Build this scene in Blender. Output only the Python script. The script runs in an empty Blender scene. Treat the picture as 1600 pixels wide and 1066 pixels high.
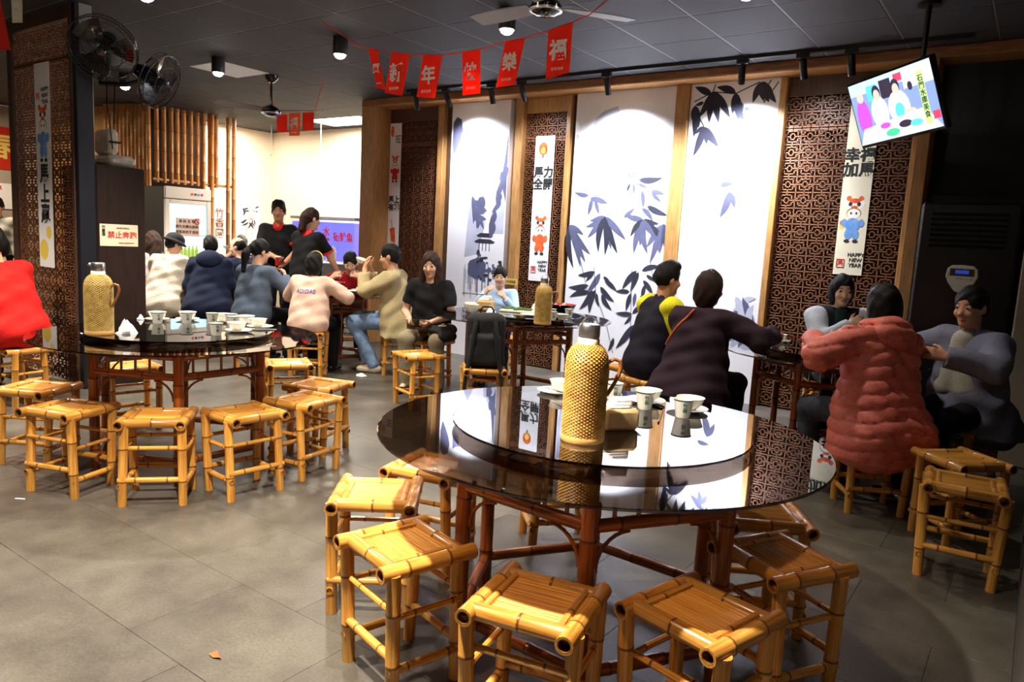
import bpy, math, random
import numpy as np
from mathutils import Vector, Matrix, bvhtree
PI = math.pi
R = math.radians
scene = bpy.context.scene
col = scene.collection

# ------------------------------------------------------------------ camera
# room frame: X runs along the long panelled wall, Y runs towards it, origin on the floor under the camera
cam_d = bpy.data.cameras.new('camera')
cam = bpy.data.objects.new('camera', cam_d)
col.objects.link(cam)
cam_d.sensor_width = 36.0
cam_d.lens = 1149.4 / 1600 * 36.0
cam_d.clip_start = 0.05
_yaw, _pitch, _roll = -0.6159, 0.1355, 0.054
_f0 = Vector((math.sin(_yaw), math.cos(_yaw), 0))
_r0 = Vector((math.cos(_yaw), -math.sin(_yaw), 0))
_f = _f0 * math.cos(_pitch) + Vector((0, 0, -math.sin(_pitch)))
_u0 = _r0.cross(_f)
_r = _r0 * math.cos(_roll) + _u0 * math.sin(_roll)
_u = -_r0 * math.sin(_roll) + _u0 * math.cos(_roll)
cam.matrix_world = Matrix(((_r.x, _u.x, -_f.x, 0), (_r.y, _u.y, -_f.y, 0), (_r.z, _u.z, -_f.z, 1.43), (0, 0, 0, 1)))
scene.camera = cam

# ------------------------------------------------------------------ view, world
vs = scene.view_settings
vs.view_transform = 'Standard'
vs.look = 'None'
vs.gamma = 1.0
vs.use_curve_mapping = False
vs.exposure = 0.85
world = bpy.data.worlds.new('world')
scene.world = world
world.use_nodes = True
world.node_tree.nodes['Background'].inputs[0].default_value = (1.0, 0.93, 0.85, 1)
world.node_tree.nodes['Background'].inputs[1].default_value = 0.06

def area_light(name, loc, size, energy, color, rot=(0, 0, 0), size_y=None):
    l = bpy.data.lights.new(name, 'AREA')
    l.energy = energy; l.color = color; l.size = size
    if size_y: l.shape = 'RECTANGLE'; l.size_y = size_y
    o = bpy.data.objects.new(name, l); o.location = loc; o.rotation_euler = rot
    col.objects.link(o)
    return o
# bright back room: light of its ceiling panels
area_light('back_room_light', (-9.0, 7.55, 3.06), 1.1, 75, (1.0, 0.93, 0.82), size_y=0.6)
area_light('back_room_side_light', (-10.9, 7.4, 3.06), 0.6, 22, (1.0, 0.93, 0.82))
area_light('kitchen_light', (-12.2, 3.6, 3.0), 0.9, 60, (1.0, 0.85, 0.65))

ZC = 3.103

# ------------------------------------------------------------------ materials
def lin(c):
    return tuple(((x / 255) / 12.92 if x / 255 <= 0.04045 else ((x / 255 + 0.055) / 1.055) ** 2.4) for x in c)
MATS = {}
def mat(name, rgb, rough=0.6, metal=0.0, noise=0.0, nscale=20.0, bump=0.0, bscale=60.0, stretch=(1, 1, 1), spec=0.5, coat=0.0,
        emit=None, estr=0.0, rgb2=None, objvar=0.0, sheen=0.0):
    if name in MATS: return MATS[name]
    m = bpy.data.materials.new(name); m.use_nodes = True
    nt = m.node_tree; b = nt.nodes['Principled BSDF']
    c = lin(rgb) + (1,)
    b.inputs['Base Color'].default_value = c
    b.inputs['Roughness'].default_value = rough
    b.inputs['Metallic'].default_value = metal
    b.inputs['Specular IOR Level'].default_value = spec
    b.inputs['Coat Weight'].default_value = coat
    b.inputs['Coat Roughness'].default_value = 0.12
    b.inputs['Sheen Weight'].default_value = sheen
    tc = nt.nodes.new('ShaderNodeTexCoord'); mp = nt.nodes.new('ShaderNodeMapping')
    mp.inputs['Scale'].default_value = stretch
    nt.links.new(tc.outputs['Object'], mp.inputs['Vector'])
    last = None
    if noise > 0 or rgb2:
        n = nt.nodes.new('ShaderNodeTexNoise'); n.inputs['Scale'].default_value = nscale; n.inputs['Detail'].default_value = 5
        nt.links.new(mp.outputs[0], n.inputs['Vector'])
        rp = nt.nodes.new('ShaderNodeValToRGB')
        c2 = lin(rgb2) + (1,) if rgb2 else tuple(x * (1 - noise) for x in c[:3]) + (1,)
        c1 = c if rgb2 else tuple(min(1, x * (1 + noise)) for x in c[:3]) + (1,)
        rp.color_ramp.elements[0].color = c2; rp.color_ramp.elements[1].color = c1
        rp.color_ramp.elements[0].position = 0.33; rp.color_ramp.elements[1].position = 0.67
        nt.links.new(n.outputs['Fac'], rp.inputs[0]); last = rp.outputs[0]
    if objvar > 0:
        oi = nt.nodes.new('ShaderNodeObjectInfo'); hs = nt.nodes.new('ShaderNodeHueSaturation')
        mr = nt.nodes.new('ShaderNodeMapRange'); mr.inputs['To Min'].default_value = 1 - objvar; mr.inputs['To Max'].default_value = 1 + objvar
        nt.links.new(oi.outputs['Random'], mr.inputs['Value']); nt.links.new(mr.outputs[0], hs.inputs['Value'])
        if last: nt.links.new(last, hs.inputs['Color'])
        else: hs.inputs['Color'].default_value = c
        last = hs.outputs[0]
    if last: nt.links.new(last, b.inputs['Base Color'])
    if bump > 0:
        n2 = nt.nodes.new('ShaderNodeTexNoise'); n2.inputs['Scale'].default_value = bscale; n2.inputs['Detail'].default_value = 4
        nt.links.new(mp.outputs[0], n2.inputs['Vector'])
        bp = nt.nodes.new('ShaderNodeBump'); bp.inputs['Strength'].default_value = bump; bp.inputs['Distance'].default_value = 0.01
        nt.links.new(n2.outputs['Fac'], bp.inputs['Height']); nt.links.new(bp.outputs[0], b.inputs['Normal'])
    if emit:
        b.inputs['Emission Color'].default_value = lin(emit) + (1,); b.inputs['Emission Strength'].default_value = estr
    MATS[name] = m
    return m

def bamboo_mat(name, light, dark, node, rough=0.28):
    m = bpy.data.materials.new(name); m.use_nodes = True; nt = m.node_tree; b = nt.nodes['Principled BSDF']
    uv = nt.nodes.new('ShaderNodeUVMap'); mp = nt.nodes.new('ShaderNodeMapping'); mp.inputs['Scale'].default_value = (9, 2.2, 1)
    nt.links.new(uv.outputs[0], mp.inputs[0])
    oi = nt.nodes.new('ShaderNodeObjectInfo')
    vm = nt.nodes.new('ShaderNodeVectorMath'); vm.operation = 'ADD'
    cx = nt.nodes.new('ShaderNodeCombineXYZ')
    ml = nt.nodes.new('ShaderNodeMath'); ml.operation = 'MULTIPLY'; ml.inputs[1].default_value = 37.0
    nt.links.new(oi.outputs['Random'], ml.inputs[0]); nt.links.new(ml.outputs[0], cx.inputs[0]); nt.links.new(ml.outputs[0], cx.inputs[1])
    nt.links.new(mp.outputs[0], vm.inputs[0]); nt.links.new(cx.outputs[0], vm.inputs[1])
    n = nt.nodes.new('ShaderNodeTexNoise'); n.inputs['Scale'].default_value = 1.6; n.inputs['Detail'].default_value = 6; n.inputs['Roughness'].default_value = 0.65
    nt.links.new(vm.outputs[0], n.inputs['Vector'])
    rp = nt.nodes.new('ShaderNodeValToRGB')
    rp.color_ramp.elements[0].color = lin(dark) + (1,); rp.color_ramp.elements[1].color = lin(light) + (1,)
    rp.color_ramp.elements[0].position = 0.36; rp.color_ramp.elements[1].position = 0.62
    nt.links.new(n.outputs['Fac'], rp.inputs[0])
    at = nt.nodes.new('ShaderNodeAttribute'); at.attribute_name = 'ring'
    mx = nt.nodes.new('ShaderNodeMix'); mx.data_type = 'RGBA'
    nt.links.new(at.outputs['Fac'], mx.inputs['Factor']); nt.links.new(rp.outputs[0], mx.inputs['A']); mx.inputs['B'].default_value = lin(node) + (1,)
    hs = nt.nodes.new('ShaderNodeHueSaturation'); mr = nt.nodes.new('ShaderNodeMapRange'); mr.inputs['To Min'].default_value = 0.78; mr.inputs['To Max'].default_value = 1.18
    nt.links.new(oi.outputs['Random'], mr.inputs['Value']); nt.links.new(mr.outputs[0], hs.inputs['Value']); nt.links.new(mx.outputs['Result'], hs.inputs['Color'])
    nt.links.new(hs.outputs[0], b.inputs['Base Color'])
    b.inputs['Roughness'].default_value = rough; b.inputs['Coat Weight'].default_value = 0.25; b.inputs['Coat Roughness'].default_value = 0.15
    MATS[name] = m
    return m

def glass_mat(name, tint, ior=1.65, rough=0.015):
    m = bpy.data.materials.new(name); m.use_nodes = True; nt = m.node_tree
    nt.nodes.remove(nt.nodes['Principled BSDF']); out = nt.nodes['Material Output']
    tr = nt.nodes.new('ShaderNodeBsdfTransparent'); tr.inputs[0].default_value = tuple(tint) + (1,)
    gl = nt.nodes.new('ShaderNodeBsdfGlossy'); gl.inputs['Roughness'].default_value = rough; gl.inputs['Color'].default_value = (0.97, 0.97, 1, 1)
    fr = nt.nodes.new('ShaderNodeFresnel'); fr.inputs[0].default_value = ior
    mx = nt.nodes.new('ShaderNodeMixShader')
    ge = nt.nodes.new('ShaderNodeNewGeometry'); iv = nt.nodes.new('ShaderNodeMath'); iv.operation = 'SUBTRACT'; iv.inputs[0].default_value = 1.0
    ml = nt.nodes.new('ShaderNodeMath'); ml.operation = 'MULTIPLY'
    nt.links.new(ge.outputs['Backfacing'], iv.inputs[1]); nt.links.new(fr.outputs[0], ml.inputs[0]); nt.links.new(iv.outputs[0], ml.inputs[1])   # one reflecting face: light leaving the sheet is not trapped in it
    nt.links.new(ml.outputs[0], mx.inputs[0]); nt.links.new(tr.outputs[0], mx.inputs[1]); nt.links.new(gl.outputs[0], mx.inputs[2])
    nt.links.new(mx.outputs[0], out.inputs[0])
    MATS[name] = m
    return m

bamboo_mat('bamboo_honey', (240, 180, 84), (192, 118, 42), (92, 46, 12))
bamboo_mat('bamboo_brown', (178, 98, 40), (118, 56, 18), (58, 26, 8))
bamboo_mat('bamboo_screen', (214, 150, 74), (168, 104, 42), (104, 58, 20), 0.45)
glass_mat('table_glass', (0.36, 0.31, 0.27), 2.15)
glass_mat('clear_glass', (0.86, 0.93, 0.95), 1.45)
M = lambda n: MATS[n]
mat('wood_light', (176, 128, 74), 0.45, noise=0.22, nscale=9, stretch=(6, 6, 0.7), bump=0.05)
mat('wood_beam', (150, 98, 56), 0.45, noise=0.25, nscale=9, stretch=(0.7, 6, 6), bump=0.05)
mat('wood_dark', (74, 50, 34), 0.5, noise=0.25, nscale=9, stretch=(6, 6, 0.7), bump=0.05)
mat('lattice', (136, 88, 58), 0.5, noise=0.15, nscale=15)
mat('lattice_dark', (122, 74, 48), 0.5, noise=0.15, nscale=15)
mat('panel_white', (238, 236, 240), 0.75, noise=0.03, nscale=3)
mat('ink_black', (40, 40, 58), 0.8, noise=0.25, nscale=6)
mat('ink_mid', (84, 86, 116), 0.8, noise=0.2, nscale=6)
mat('ink_pale', (186, 188, 206), 0.8, noise=0.1, nscale=6)
mat('print_black', (28, 30, 30), 0.7)
mat('wall_white', (244, 228, 200), 0.8, noise=0.02, nscale=2)
mat('ceiling_tile', (40, 40, 42), 0.75, noise=0.14, nscale=60, bump=0.15, bscale=180)
mat('ceiling_grid', (96, 95, 96), 0.5)
mat('white_tile', (225, 228, 232), 0.6)
mat('metal_black', (16, 16, 18), 0.35, spec=0.5)
mat('metal_dark', (20, 22, 32), 0.4, noise=0.1)
mat('metal_grey', (150, 148, 146), 0.5, noise=0.08, nscale=4)
mat('gloss_black', (10, 10, 12), 0.12, coat=0.4)
mat('chrome', (228, 228, 230), 0.3, metal=1.0)
mat('porcelain', (240, 236, 222), 0.22, coat=0.3)
mat('porcelain_rim', (30, 60, 46), 0.3)
mat('paper_white', (240, 238, 236), 0.85, noise=0.03, nscale=8)
mat('paper_cream', (236, 226, 196), 0.85, noise=0.04, nscale=8)
mat('tissue', (245, 243, 240), 0.9, bump=0.2, bscale=50)
mat('kraft', (206, 170, 120), 0.8, noise=0.08)
mat('flag_red', (238, 66, 34), 0.7, noise=0.06, nscale=8)
mat('flag_orange', (240, 120, 46), 0.7, noise=0.12, nscale=14)
mat('print_white', (246, 238, 226), 0.8)
mat('print_red', (206, 44, 36), 0.8)
mat('print_orange', (234, 116, 44), 0.8, rgb2=(206, 70, 34), nscale=12)
mat('print_yellow', (240, 206, 80), 0.8)
mat('print_gold', (222, 196, 96), 0.8)
mat('print_blue', (88, 138, 206), 0.8, rgb2=(126, 172, 226), nscale=14)
mat('print_brown', (150, 96, 60), 0.8)
mat('print_grey', (92, 92, 98), 0.8)
mat('print_green', (60, 96, 66), 0.8)
mat('wicker', (210, 160, 74), 0.5, rgb2=(166, 108, 40), nscale=30, objvar=0.12)
mat('wicker_yellow', (214, 180, 96), 0.5, rgb2=(176, 138, 60), nscale=30, objvar=0.06)
mat('wicker_base', (206, 156, 84), 0.5, noise=0.12)
mat('wood_handle', (150, 92, 46), 0.4, noise=0.15)
mat('lamp_face', (255, 255, 255), 0.5, emit=(255, 246, 232), estr=60.0)
mat('panel_lit', (255, 255, 255), 0.5, emit=(255, 244, 226), estr=4.0)
mat('black_cloth', (20, 20, 24), 0.85, noise=0.3, nscale=30, bump=0.2)
mat('stone', (196, 186, 172), 0.85, noise=0.2, nscale=14, bump=0.3, bscale=25)
mat('cabinet_brown', (40, 26, 20), 0.7, spec=.2, noise=0.2, nscale=8, stretch=(4, 4, 0.6))
mat('soup_red', (176, 60, 44), 0.3)
mat('food', (216, 176, 110), 0.6, rgb2=(170, 96, 52), nscale=40, bump=0.4, bscale=60)
mat('greens', (96, 132, 62), 0.6, rgb2=(60, 92, 40), nscale=40, bump=0.4, bscale=60)
mat('red_lacquer', (170, 34, 30), 0.3)

def thin_cloth(name):
    # paper or cloth so thin that light shines through it
    m = M(name); nt = m.node_tree; b = nt.nodes['Principled BSDF']; out = nt.nodes['Material Output']
    tl = nt.nodes.new('ShaderNodeBsdfTranslucent'); mx = nt.nodes.new('ShaderNodeMixShader'); mx.inputs[0].default_value = .55
    if b.inputs['Base Color'].links: nt.links.new(b.inputs['Base Color'].links[0].from_socket, tl.inputs[0])
    else: tl.inputs[0].default_value = b.inputs['Base Color'].default_value
    nt.links.new(b.outputs[0], mx.inputs[1]); nt.links.new(tl.outputs[0], mx.inputs[2]); nt.links.new(mx.outputs[0], out.inputs[0])
for _n in ('flag_red', 'flag_orange'): thin_cloth(_n)

# floor tile material: dull grey vinyl with soft cloudy wear, a little sheen
def floor_material():
    m = bpy.data.materials.new('floor_vinyl'); m.use_nodes = True; nt = m.node_tree; b = nt.nodes['Principled BSDF']
    g = nt.nodes.new('ShaderNodeNewGeometry')
    n = nt.nodes.new('ShaderNodeTexNoise'); n.inputs['Scale'].default_value = 2.2; n.inputs['Detail'].default_value = 8; n.inputs['Roughness'].default_value = 0.62
    nt.links.new(g.outputs['Position'], n.inputs['Vector'])
    rp = nt.nodes.new('ShaderNodeValToRGB')
    rp.color_ramp.elements[0].color = lin((66, 61, 54)) + (1,); rp.color_ramp.elements[1].color = lin((96, 90, 80)) + (1,)
    rp.color_ramp.elements[0].position = 0.35; rp.color_ramp.elements[1].position = 0.65
    nt.links.new(n.outputs['Fac'], rp.inputs[0])
    n2 = nt.nodes.new('ShaderNodeTexNoise'); n2.inputs['Scale'].default_value = 90; n2.inputs['Detail'].default_value = 3
    nt.links.new(g.outputs['Position'], n2.inputs['Vector'])
    mx = nt.nodes.new('ShaderNodeMix'); mx.data_type = 'RGBA'; mx.blend_type = 'OVERLAY'; mx.inputs['Factor'].default_value = 0.45
    nt.links.new(rp.outputs[0], mx.inputs['A']); nt.links.new(n2.outputs['Fac'], mx.inputs['B'])
    oi = nt.nodes.new('ShaderNodeObjectInfo'); hs = nt.nodes.new('ShaderNodeHueSaturation')
    mr = nt.nodes.new('ShaderNodeMapRange'); mr.inputs['To Min'].default_value = 0.9; mr.inputs['To Max'].default_value = 1.08
    nt.links.new(oi.outputs['Random'], mr.inputs['Value']); nt.links.new(mr.outputs[0], hs.inputs['Value']); nt.links.new(mx.outputs['Result'], hs.inputs['Color'])
    nt.links.new(hs.outputs[0], b.inputs['Base Color'])
    mr2 = nt.nodes.new('ShaderNodeMapRange'); mr2.inputs['To Min'].default_value = 0.3; mr2.inputs['To Max'].default_value = 0.52
    nt.links.new(n.outputs['Fac'], mr2.inputs['Value']); nt.links.new(mr2.outputs[0], b.inputs['Roughness'])
    bp = nt.nodes.new('ShaderNodeBump'); bp.inputs['Strength'].default_value = 0.08; bp.inputs['Distance'].default_value = 0.004
    nt.links.new(n2.outputs['Fac'], bp.inputs['Height']); nt.links.new(bp.outputs[0], b.inputs['Normal'])
    MATS['floor_vinyl'] = m
floor_material()
mat('floor_joint', (50, 46, 41), 0.8)

# ------------------------------------------------------------------ mesh helpers
class MB:
    def __init__(s):
        s.v = []; s.f = []; s.m = []; s.uv = {}; s.ring = {}
    def add(s, verts, faces, mi=0):
        o = len(s.v); s.v += [tuple(v) for v in verts]
        for f in faces: s.f.append(tuple(i + o for i in f)); s.m.append(mi)
        return o
    def box(s, lo, hi, mi=0):
        (a, b, c), (d, e, g) = lo, hi
        s.add([(a, b, c), (d, b, c), (d, e, c), (a, e, c), (a, b, g), (d, b, g), (d, e, g), (a, e, g)],
              [(3, 2, 1, 0), (4, 5, 6, 7), (0, 1, 5, 4), (1, 2, 6, 5), (2, 3, 7, 6), (3, 0, 4, 7)], mi)
    def cbox(s, c, size, mi=0, rot=None):
        n = len(s.v); h = [x / 2 for x in size]
        s.box((-h[0], -h[1], -h[2]), (h[0], h[1], h[2]), mi)
        for i in range(n, len(s.v)):
            p = Vector(s.v[i])
            if rot is not None: p = rot @ p
            s.v[i] = tuple(p + Vector(c))
    def bbox(s, lo, hi, bev=0.004, mi=0):
        # box with bevelled edges (chamfered on all 12 edges)
        lo = Vector(lo); hi = Vector(hi); b = min(bev, *((hi - lo) * 0.49))
        idx = {}
        vs = []
        for sx in (0, 1):
            for sy in (0, 1):
                for sz in (0, 1):
                    c = Vector((hi.x if sx else lo.x, hi.y if sy else lo.y, hi.z if sz else lo.z))
                    d = Vector((-b if sx else b, -b if sy else b, -b if sz else b))
                    for ax in range(3):
                        p = c.copy()
                        for k in range(3):
                            if k != ax: p[k] += d[k]
                        idx[(sx, sy, sz, ax)] = len(vs); vs.append(p)
        fs = []
        def F(*k):
            q = [idx[i] for i in k]; cc = sum((vs[i] for i in q), Vector()) / len(q)
            n = (vs[q[1]] - vs[q[0]]).cross(vs[q[2]] - vs[q[0]])
            if n.dot(cc - (lo + hi) / 2) < 0: q.reverse()
            fs.append(q)
        for a in (0, 1):
            F((a, 0, 0, 0), (a, 1, 0, 0), (a, 1, 1, 0), (a, 0, 1, 0))
            F((0, a, 0, 1), (1, a, 0, 1), (1, a, 1, 1), (0, a, 1, 1))
            F((0, 0, a, 2), (1, 0, a, 2), (1, 1, a, 2), (0, 1, a, 2))
            for c in (0, 1):
                F((a, c, 0, 0), (a, c, 1, 0), (a, c, 1, 1), (a, c, 0, 1))
                F((a, 0, c, 0), (a, 1, c, 0), (a, 1, c, 2), (a, 0, c, 2))
                F((0, a, c, 1), (1, a, c, 1), (1, a, c, 2), (0, a, c, 2))
                for d in (0, 1): F((a, c, d, 0), (a, c, d, 1), (a, c, d, 2))
        s.add(vs, fs, mi)
    def tube(s, pts, rad, seg=8, mi=0, closed=False, cap=True):
        pts = [Vector(p) for p in pts]; n = len(pts)
        rad = rad if isinstance(rad, (list, tuple)) else [rad] * n
        up = None; rings = []
        for i, p in enumerate(pts):
            if closed: t = pts[(i + 1) % n] - pts[i - 1]
            else: t = pts[min(i + 1, n - 1)] - pts[max(i - 1, 0)]
            t.normalize()
            if up is None: up = Vector((0, 0, 1)) if abs(t.z) < 0.9 else Vector((1, 0, 0))
            x = up.cross(t).normalized(); up = t.cross(x).normalized()
            rings.append([p + (x * math.cos(a) + up * math.sin(a)) * rad[i] for a in [2 * PI * k / seg for k in range(seg)]])
        fs = []
        m = n if closed else n - 1
        for i in range(m):
            for k in range(seg):
                a, b = i * seg, ((i + 1) % n) * seg
                fs.append((a + k, a + (k + 1) % seg, b + (k + 1) % seg, b + k))
        if cap and not closed:
            fs.append(tuple(range(seg - 1, -1, -1))); fs.append(tuple((n - 1) * seg + k for k in range(seg)))
        s.add([v for r in rings for v in r], fs, mi)
    def lathe(s, prof, seg=24, mi=0, c=(0, 0, 0), capb=True, capt=False):
        vs = []; fs = []
        for r, z in prof:
            for k in range(seg):
                a = 2 * PI * k / seg; vs.append((c[0] + r * math.cos(a), c[1] + r * math.sin(a), c[2] + z))
        for i in range(len(prof) - 1):
            for k in range(seg):
                fs.append((i * seg + k, i * seg + (k + 1) % seg, (i + 1) * seg + (k + 1) % seg, (i + 1) * seg + k))
        if capb: fs.append(tuple(range(seg - 1, -1, -1)))
        if capt: fs.append(tuple((len(prof) - 1) * seg + k for k in range(seg)))
        s.add(vs, fs, mi)
    def pole(s, a, b, r, seg=10, nodes=0.16, hollow=True, phase=0.5, mi=0, bend=None, r1=None):
        # a bamboo pole with raised node rings and hollow cut ends; uv + ring attribute
        a = Vector(a); b = Vector(b); L = (b - a).length; t = (b - a) / L
        x = (Vector((0, 0, 1)) if abs(t.z) < 0.9 else Vector((1, 0, 0))).cross(t).normalized(); y = t.cross(x)
        st = [(0.0, r, 0.25)]
        z = nodes * phase
        while z < L - 0.012:
            if z > 0.012: st += [(z - 0.006, r, 0.0), (z - 0.002, r * 1.07, 0.75), (z + 0.002, r * 1.07, 1.0), (z + 0.006, r, 0.1)]
            z += nodes
        st.append((L, r, 0.25))
        if hollow: st = [(0.03, r * 0.6, 1.0), (0.0, r * 0.68, 0.8)] + st + [(L, r * 0.68, 0.8), (L - 0.03, r * 0.6, 1.0)]  # bore takes the dark node colour for the shade inside the hole
        o = len(s.v); n = len(st); vs = []
        for i, (zz, rr, g) in enumerate(st):
            off = Vector((0, 0, 0))
            if bend: off = bend(zz / L)
            if r1 is not None: rr = rr * (1 + (r1 / r - 1) * zz / L)
            for k in range(seg):
                an = 2 * PI * k / seg
                vs.append(a + t * zz + (x * math.cos(an) + y * math.sin(an)) * rr + off)
                s.ring[o + i * seg + k] = g
                s.uv[o + i * seg + k] = (k / seg, zz)
        fs = [(i * seg + k, i * seg + (k + 1) % seg, (i + 1) * seg + (k + 1) % seg, (i + 1) * seg + k) for i in range(n - 1) for k in range(seg)]
        fs.append(tuple(range(seg - 1, -1, -1))); fs.append(tuple((n - 1) * seg + k for k in range(seg)))
        s.add(vs, fs, mi)
    def disc(s, c, r, z, seg=48, mi=0): 
        s.add([(c[0] + r * math.cos(2 * PI * k / seg), c[1] + r * math.sin(2 * PI * k / seg), z) for k in range(seg)], [tuple(range(seg))], mi)
    def poly(s, pts, mi=0): s.add(pts, [tuple(range(len(pts)))], mi)
    def mesh(s, name, mats, smooth=40):
        me = bpy.data.meshes.new(name); me.from_pydata(s.v, [], s.f)
        mats = mats if isinstance(mats, (list, tuple)) else [mats]
        for m in mats: me.materials.append(M(m) if isinstance(m, str) else m)
        if len(mats) > 1: me.polygons.foreach_set('material_index', s.m)
        if s.ring:
            at = me.attributes.new('ring', 'FLOAT', 'POINT'); arr = np.zeros(len(s.v), np.float32)
            for k, g in s.ring.items(): arr[k] = g
            at.data.foreach_set('value', arr)
            uvl = me.uv_layers.new(name='UVMap'); vi = np.empty(len(me.loops), np.int32); me.loops.foreach_get('vertex_index', vi)
            ua = np.zeros((len(s.v), 2), np.float32)
            for k, g in s.uv.items(): ua[k] = g
            uvl.data.foreach_set('uv', ua[vi].ravel())
        if smooth:
            me.polygons.foreach_set('use_smooth', [True] * len(me.polygons))
            me.set_sharp_from_angle(angle=R(smooth))
        me.update()
        return me
    def obj(s, name, mats, parent=None, smooth=40):
        o = bpy.data.objects.new(name, s.mesh(name, mats, smooth)); col.objects.link(o)
        if parent: o.parent = parent
        return o

def tag(o, label=None, cat=None, group=None, kind=None):
    if label: o['label'] = label
    if cat: o['category'] = cat
    if group: o['group'] = group
    if kind: o['kind'] = kind
    return o
def thing(name, label, cat, loc=(0, 0, 0), rz=0.0, group=None):
    o = bpy.data.objects.new(name, None); col.objects.link(o); o.empty_display_size = 0.1
    o.location = loc; o.rotation_euler = (0, 0, rz)
    return tag(o, label, cat, group)
def inst(name, me, parent=None, loc=(0, 0, 0), rot=(0, 0, 0), scale=(1, 1, 1)):
    o = bpy.data.objects.new(name, me); col.objects.link(o)
    o.parent = parent; o.location = loc; o.rotation_euler = rot; o.scale = scale
    return o
def dup(root, loc, rz=0.0, label=None, group=None):
    r = root.copy(); col.objects.link(r); r.location = loc; r.rotation_euler = (0, 0, rz)
    if label: r['label'] = label
    if group: r['group'] = group
    for ch in list(root.children):
        c = ch.copy(); col.objects.link(c); c.parent = r
        for g in ch.children:
            d = g.copy(); col.objects.link(d); d.parent = c
    return r
def boxobj(name, lo, hi, m, parent=None, kind=None, bev=0.0):
    b = MB()
    if bev: b.bbox(lo, hi, bev)
    else: b.box(lo, hi)
    o = b.obj(name, m, parent, smooth=0)
    if kind: o['kind'] = kind
    return o

_dg = None
def text_mesh(s, size=0.1, bold=0.0, align='CENTER', thick=0.0006):
    cu = bpy.data.curves.new('text', 'FONT'); cu.body = s; cu.size = size; cu.align_x = align; cu.align_y = 'CENTER'
    cu.offset = bold * size; cu.extrude = thick; cu.resolution_u = 3
    o = bpy.data.objects.new('text', cu); col.objects.link(o)
    dg = bpy.context.evaluated_depsgraph_get(); dg.update()
    me = bpy.data.meshes.new_from_object(o.evaluated_get(dg))
    bpy.data.objects.remove(o); bpy.data.curves.remove(cu)
    return me
def text(name, s, size, m, parent, loc, rot=(PI / 2, 0, 0), bold=0.0, sx=1.0, align='CENTER', thick=0.0006):
    me = text_mesh(s, size, bold, align, thick); me.materials.clear(); me.materials.append(M(m)); me.name = name
    o = inst(name, me, parent, loc, rot, (sx, 1, 1))
    return o

# ================================================================== the setting
cmi = cam.matrix_world.inverted()
def proj(p):
    q = cmi @ Vector(p)
    if q.z > -0.05: return None
    return (800 + 1149.4 * q.x / -q.z, 533 - 1149.4 * q.y / -q.z, -q.z)
def in_view(p, mg=60):
    q = proj(p)
    return q is not None and -mg < q[0] < 1600 + mg and -mg < q[1] < 1066 + mg

X0, X1, Y0, Y1 = -13.6, 0.09, -1.6, 8.45
# floor: vinyl tiles in half bond, 0.655 x 0.46
floor = boxobj('floor', (X0, Y0, -0.06), (X1, Y1, -0.003), 'floor_joint', kind='structure')
tb = MB(); tb.bbox((0.0005, 0.0005, -0.004), (0.6545, 0.4595, 0), 0.0008); tile_me = tb.mesh('floor_tile', 'floor_vinyl', 0)
rest = MB(); cand = []
for j in range(-6, 17):
    y = 1.23 + 0.46 * j
    x = -2.784 + (0.3275 if j % 2 == 0 else 0) - 0.655 * 18
    while x < X1:
        c = (x + 0.33, y + 0.23, 0)
        if x + 0.655 > X0 and y + 0.46 > Y0 and y < Y1:
            clipped = x < X0 or x + 0.655 > X1 or y < Y0 or y + 0.46 > Y1
            cand.append(((proj(c) or (0, 0, 99))[2] if in_view(c) and not clipped else 99, x, y, clipped))
        x += 0.655
cand.sort()
for i, (d, x, y, clipped) in enumerate(cand):
    if d < 90 and i < 290: inst('floor_tile', tile_me, floor, (x, y, 0))
    else: rest.bbox((max(x, X0) + 0.001, max(y, Y0) + 0.001, -0.004), (min(x + 0.655, X1) - 0.001, min(y + 0.46, Y1) - 0.001, 0), 0.0012)
o = rest.obj('floor_tiling', 'floor_vinyl', floor, 0); o['kind'] = 'stuff'

# suspended ceiling: square tiles hung in a light grid
ceil = boxobj('ceiling', (X0, Y0, ZC + 0.012), (X1, Y1, ZC + 0.08), 'ceiling_tile', kind='structure')
TX, TY = 0.605, 0.598
gx0, gy0 = -5.907, 4.014
gb = MB()
for i in range(-13, 11):
    x = gx0 + TX * i
    if X0 < x < X1: gb.box((x - 0.006, Y0, ZC - 0.001), (x + 0.006, Y1, ZC + 0.012))
for j in range(-10, 8):
    y = gy0 + TY * j
    if Y0 < y < Y1: gb.box((X0, y - 0.006, ZC - 0.0006), (X1, y + 0.006, ZC + 0.012))
gb.obj('ceiling_grid', 'ceiling_grid', ceil, 0)
tb = MB(); tb.bbox((0.007, 0.007, ZC - 0.003), (TX - 0.007, TY - 0.007, ZC + 0.012), 0.002); ct_me = tb.mesh('ceiling_tile', 'ceiling_tile', 0)
tw_me = tb.mesh('white_ceiling_tile', 'white_tile', 0); tl_me = tb.mesh('ceiling_light_panel', 'panel_lit', 0)
rest = MB()
n = 0
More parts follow.
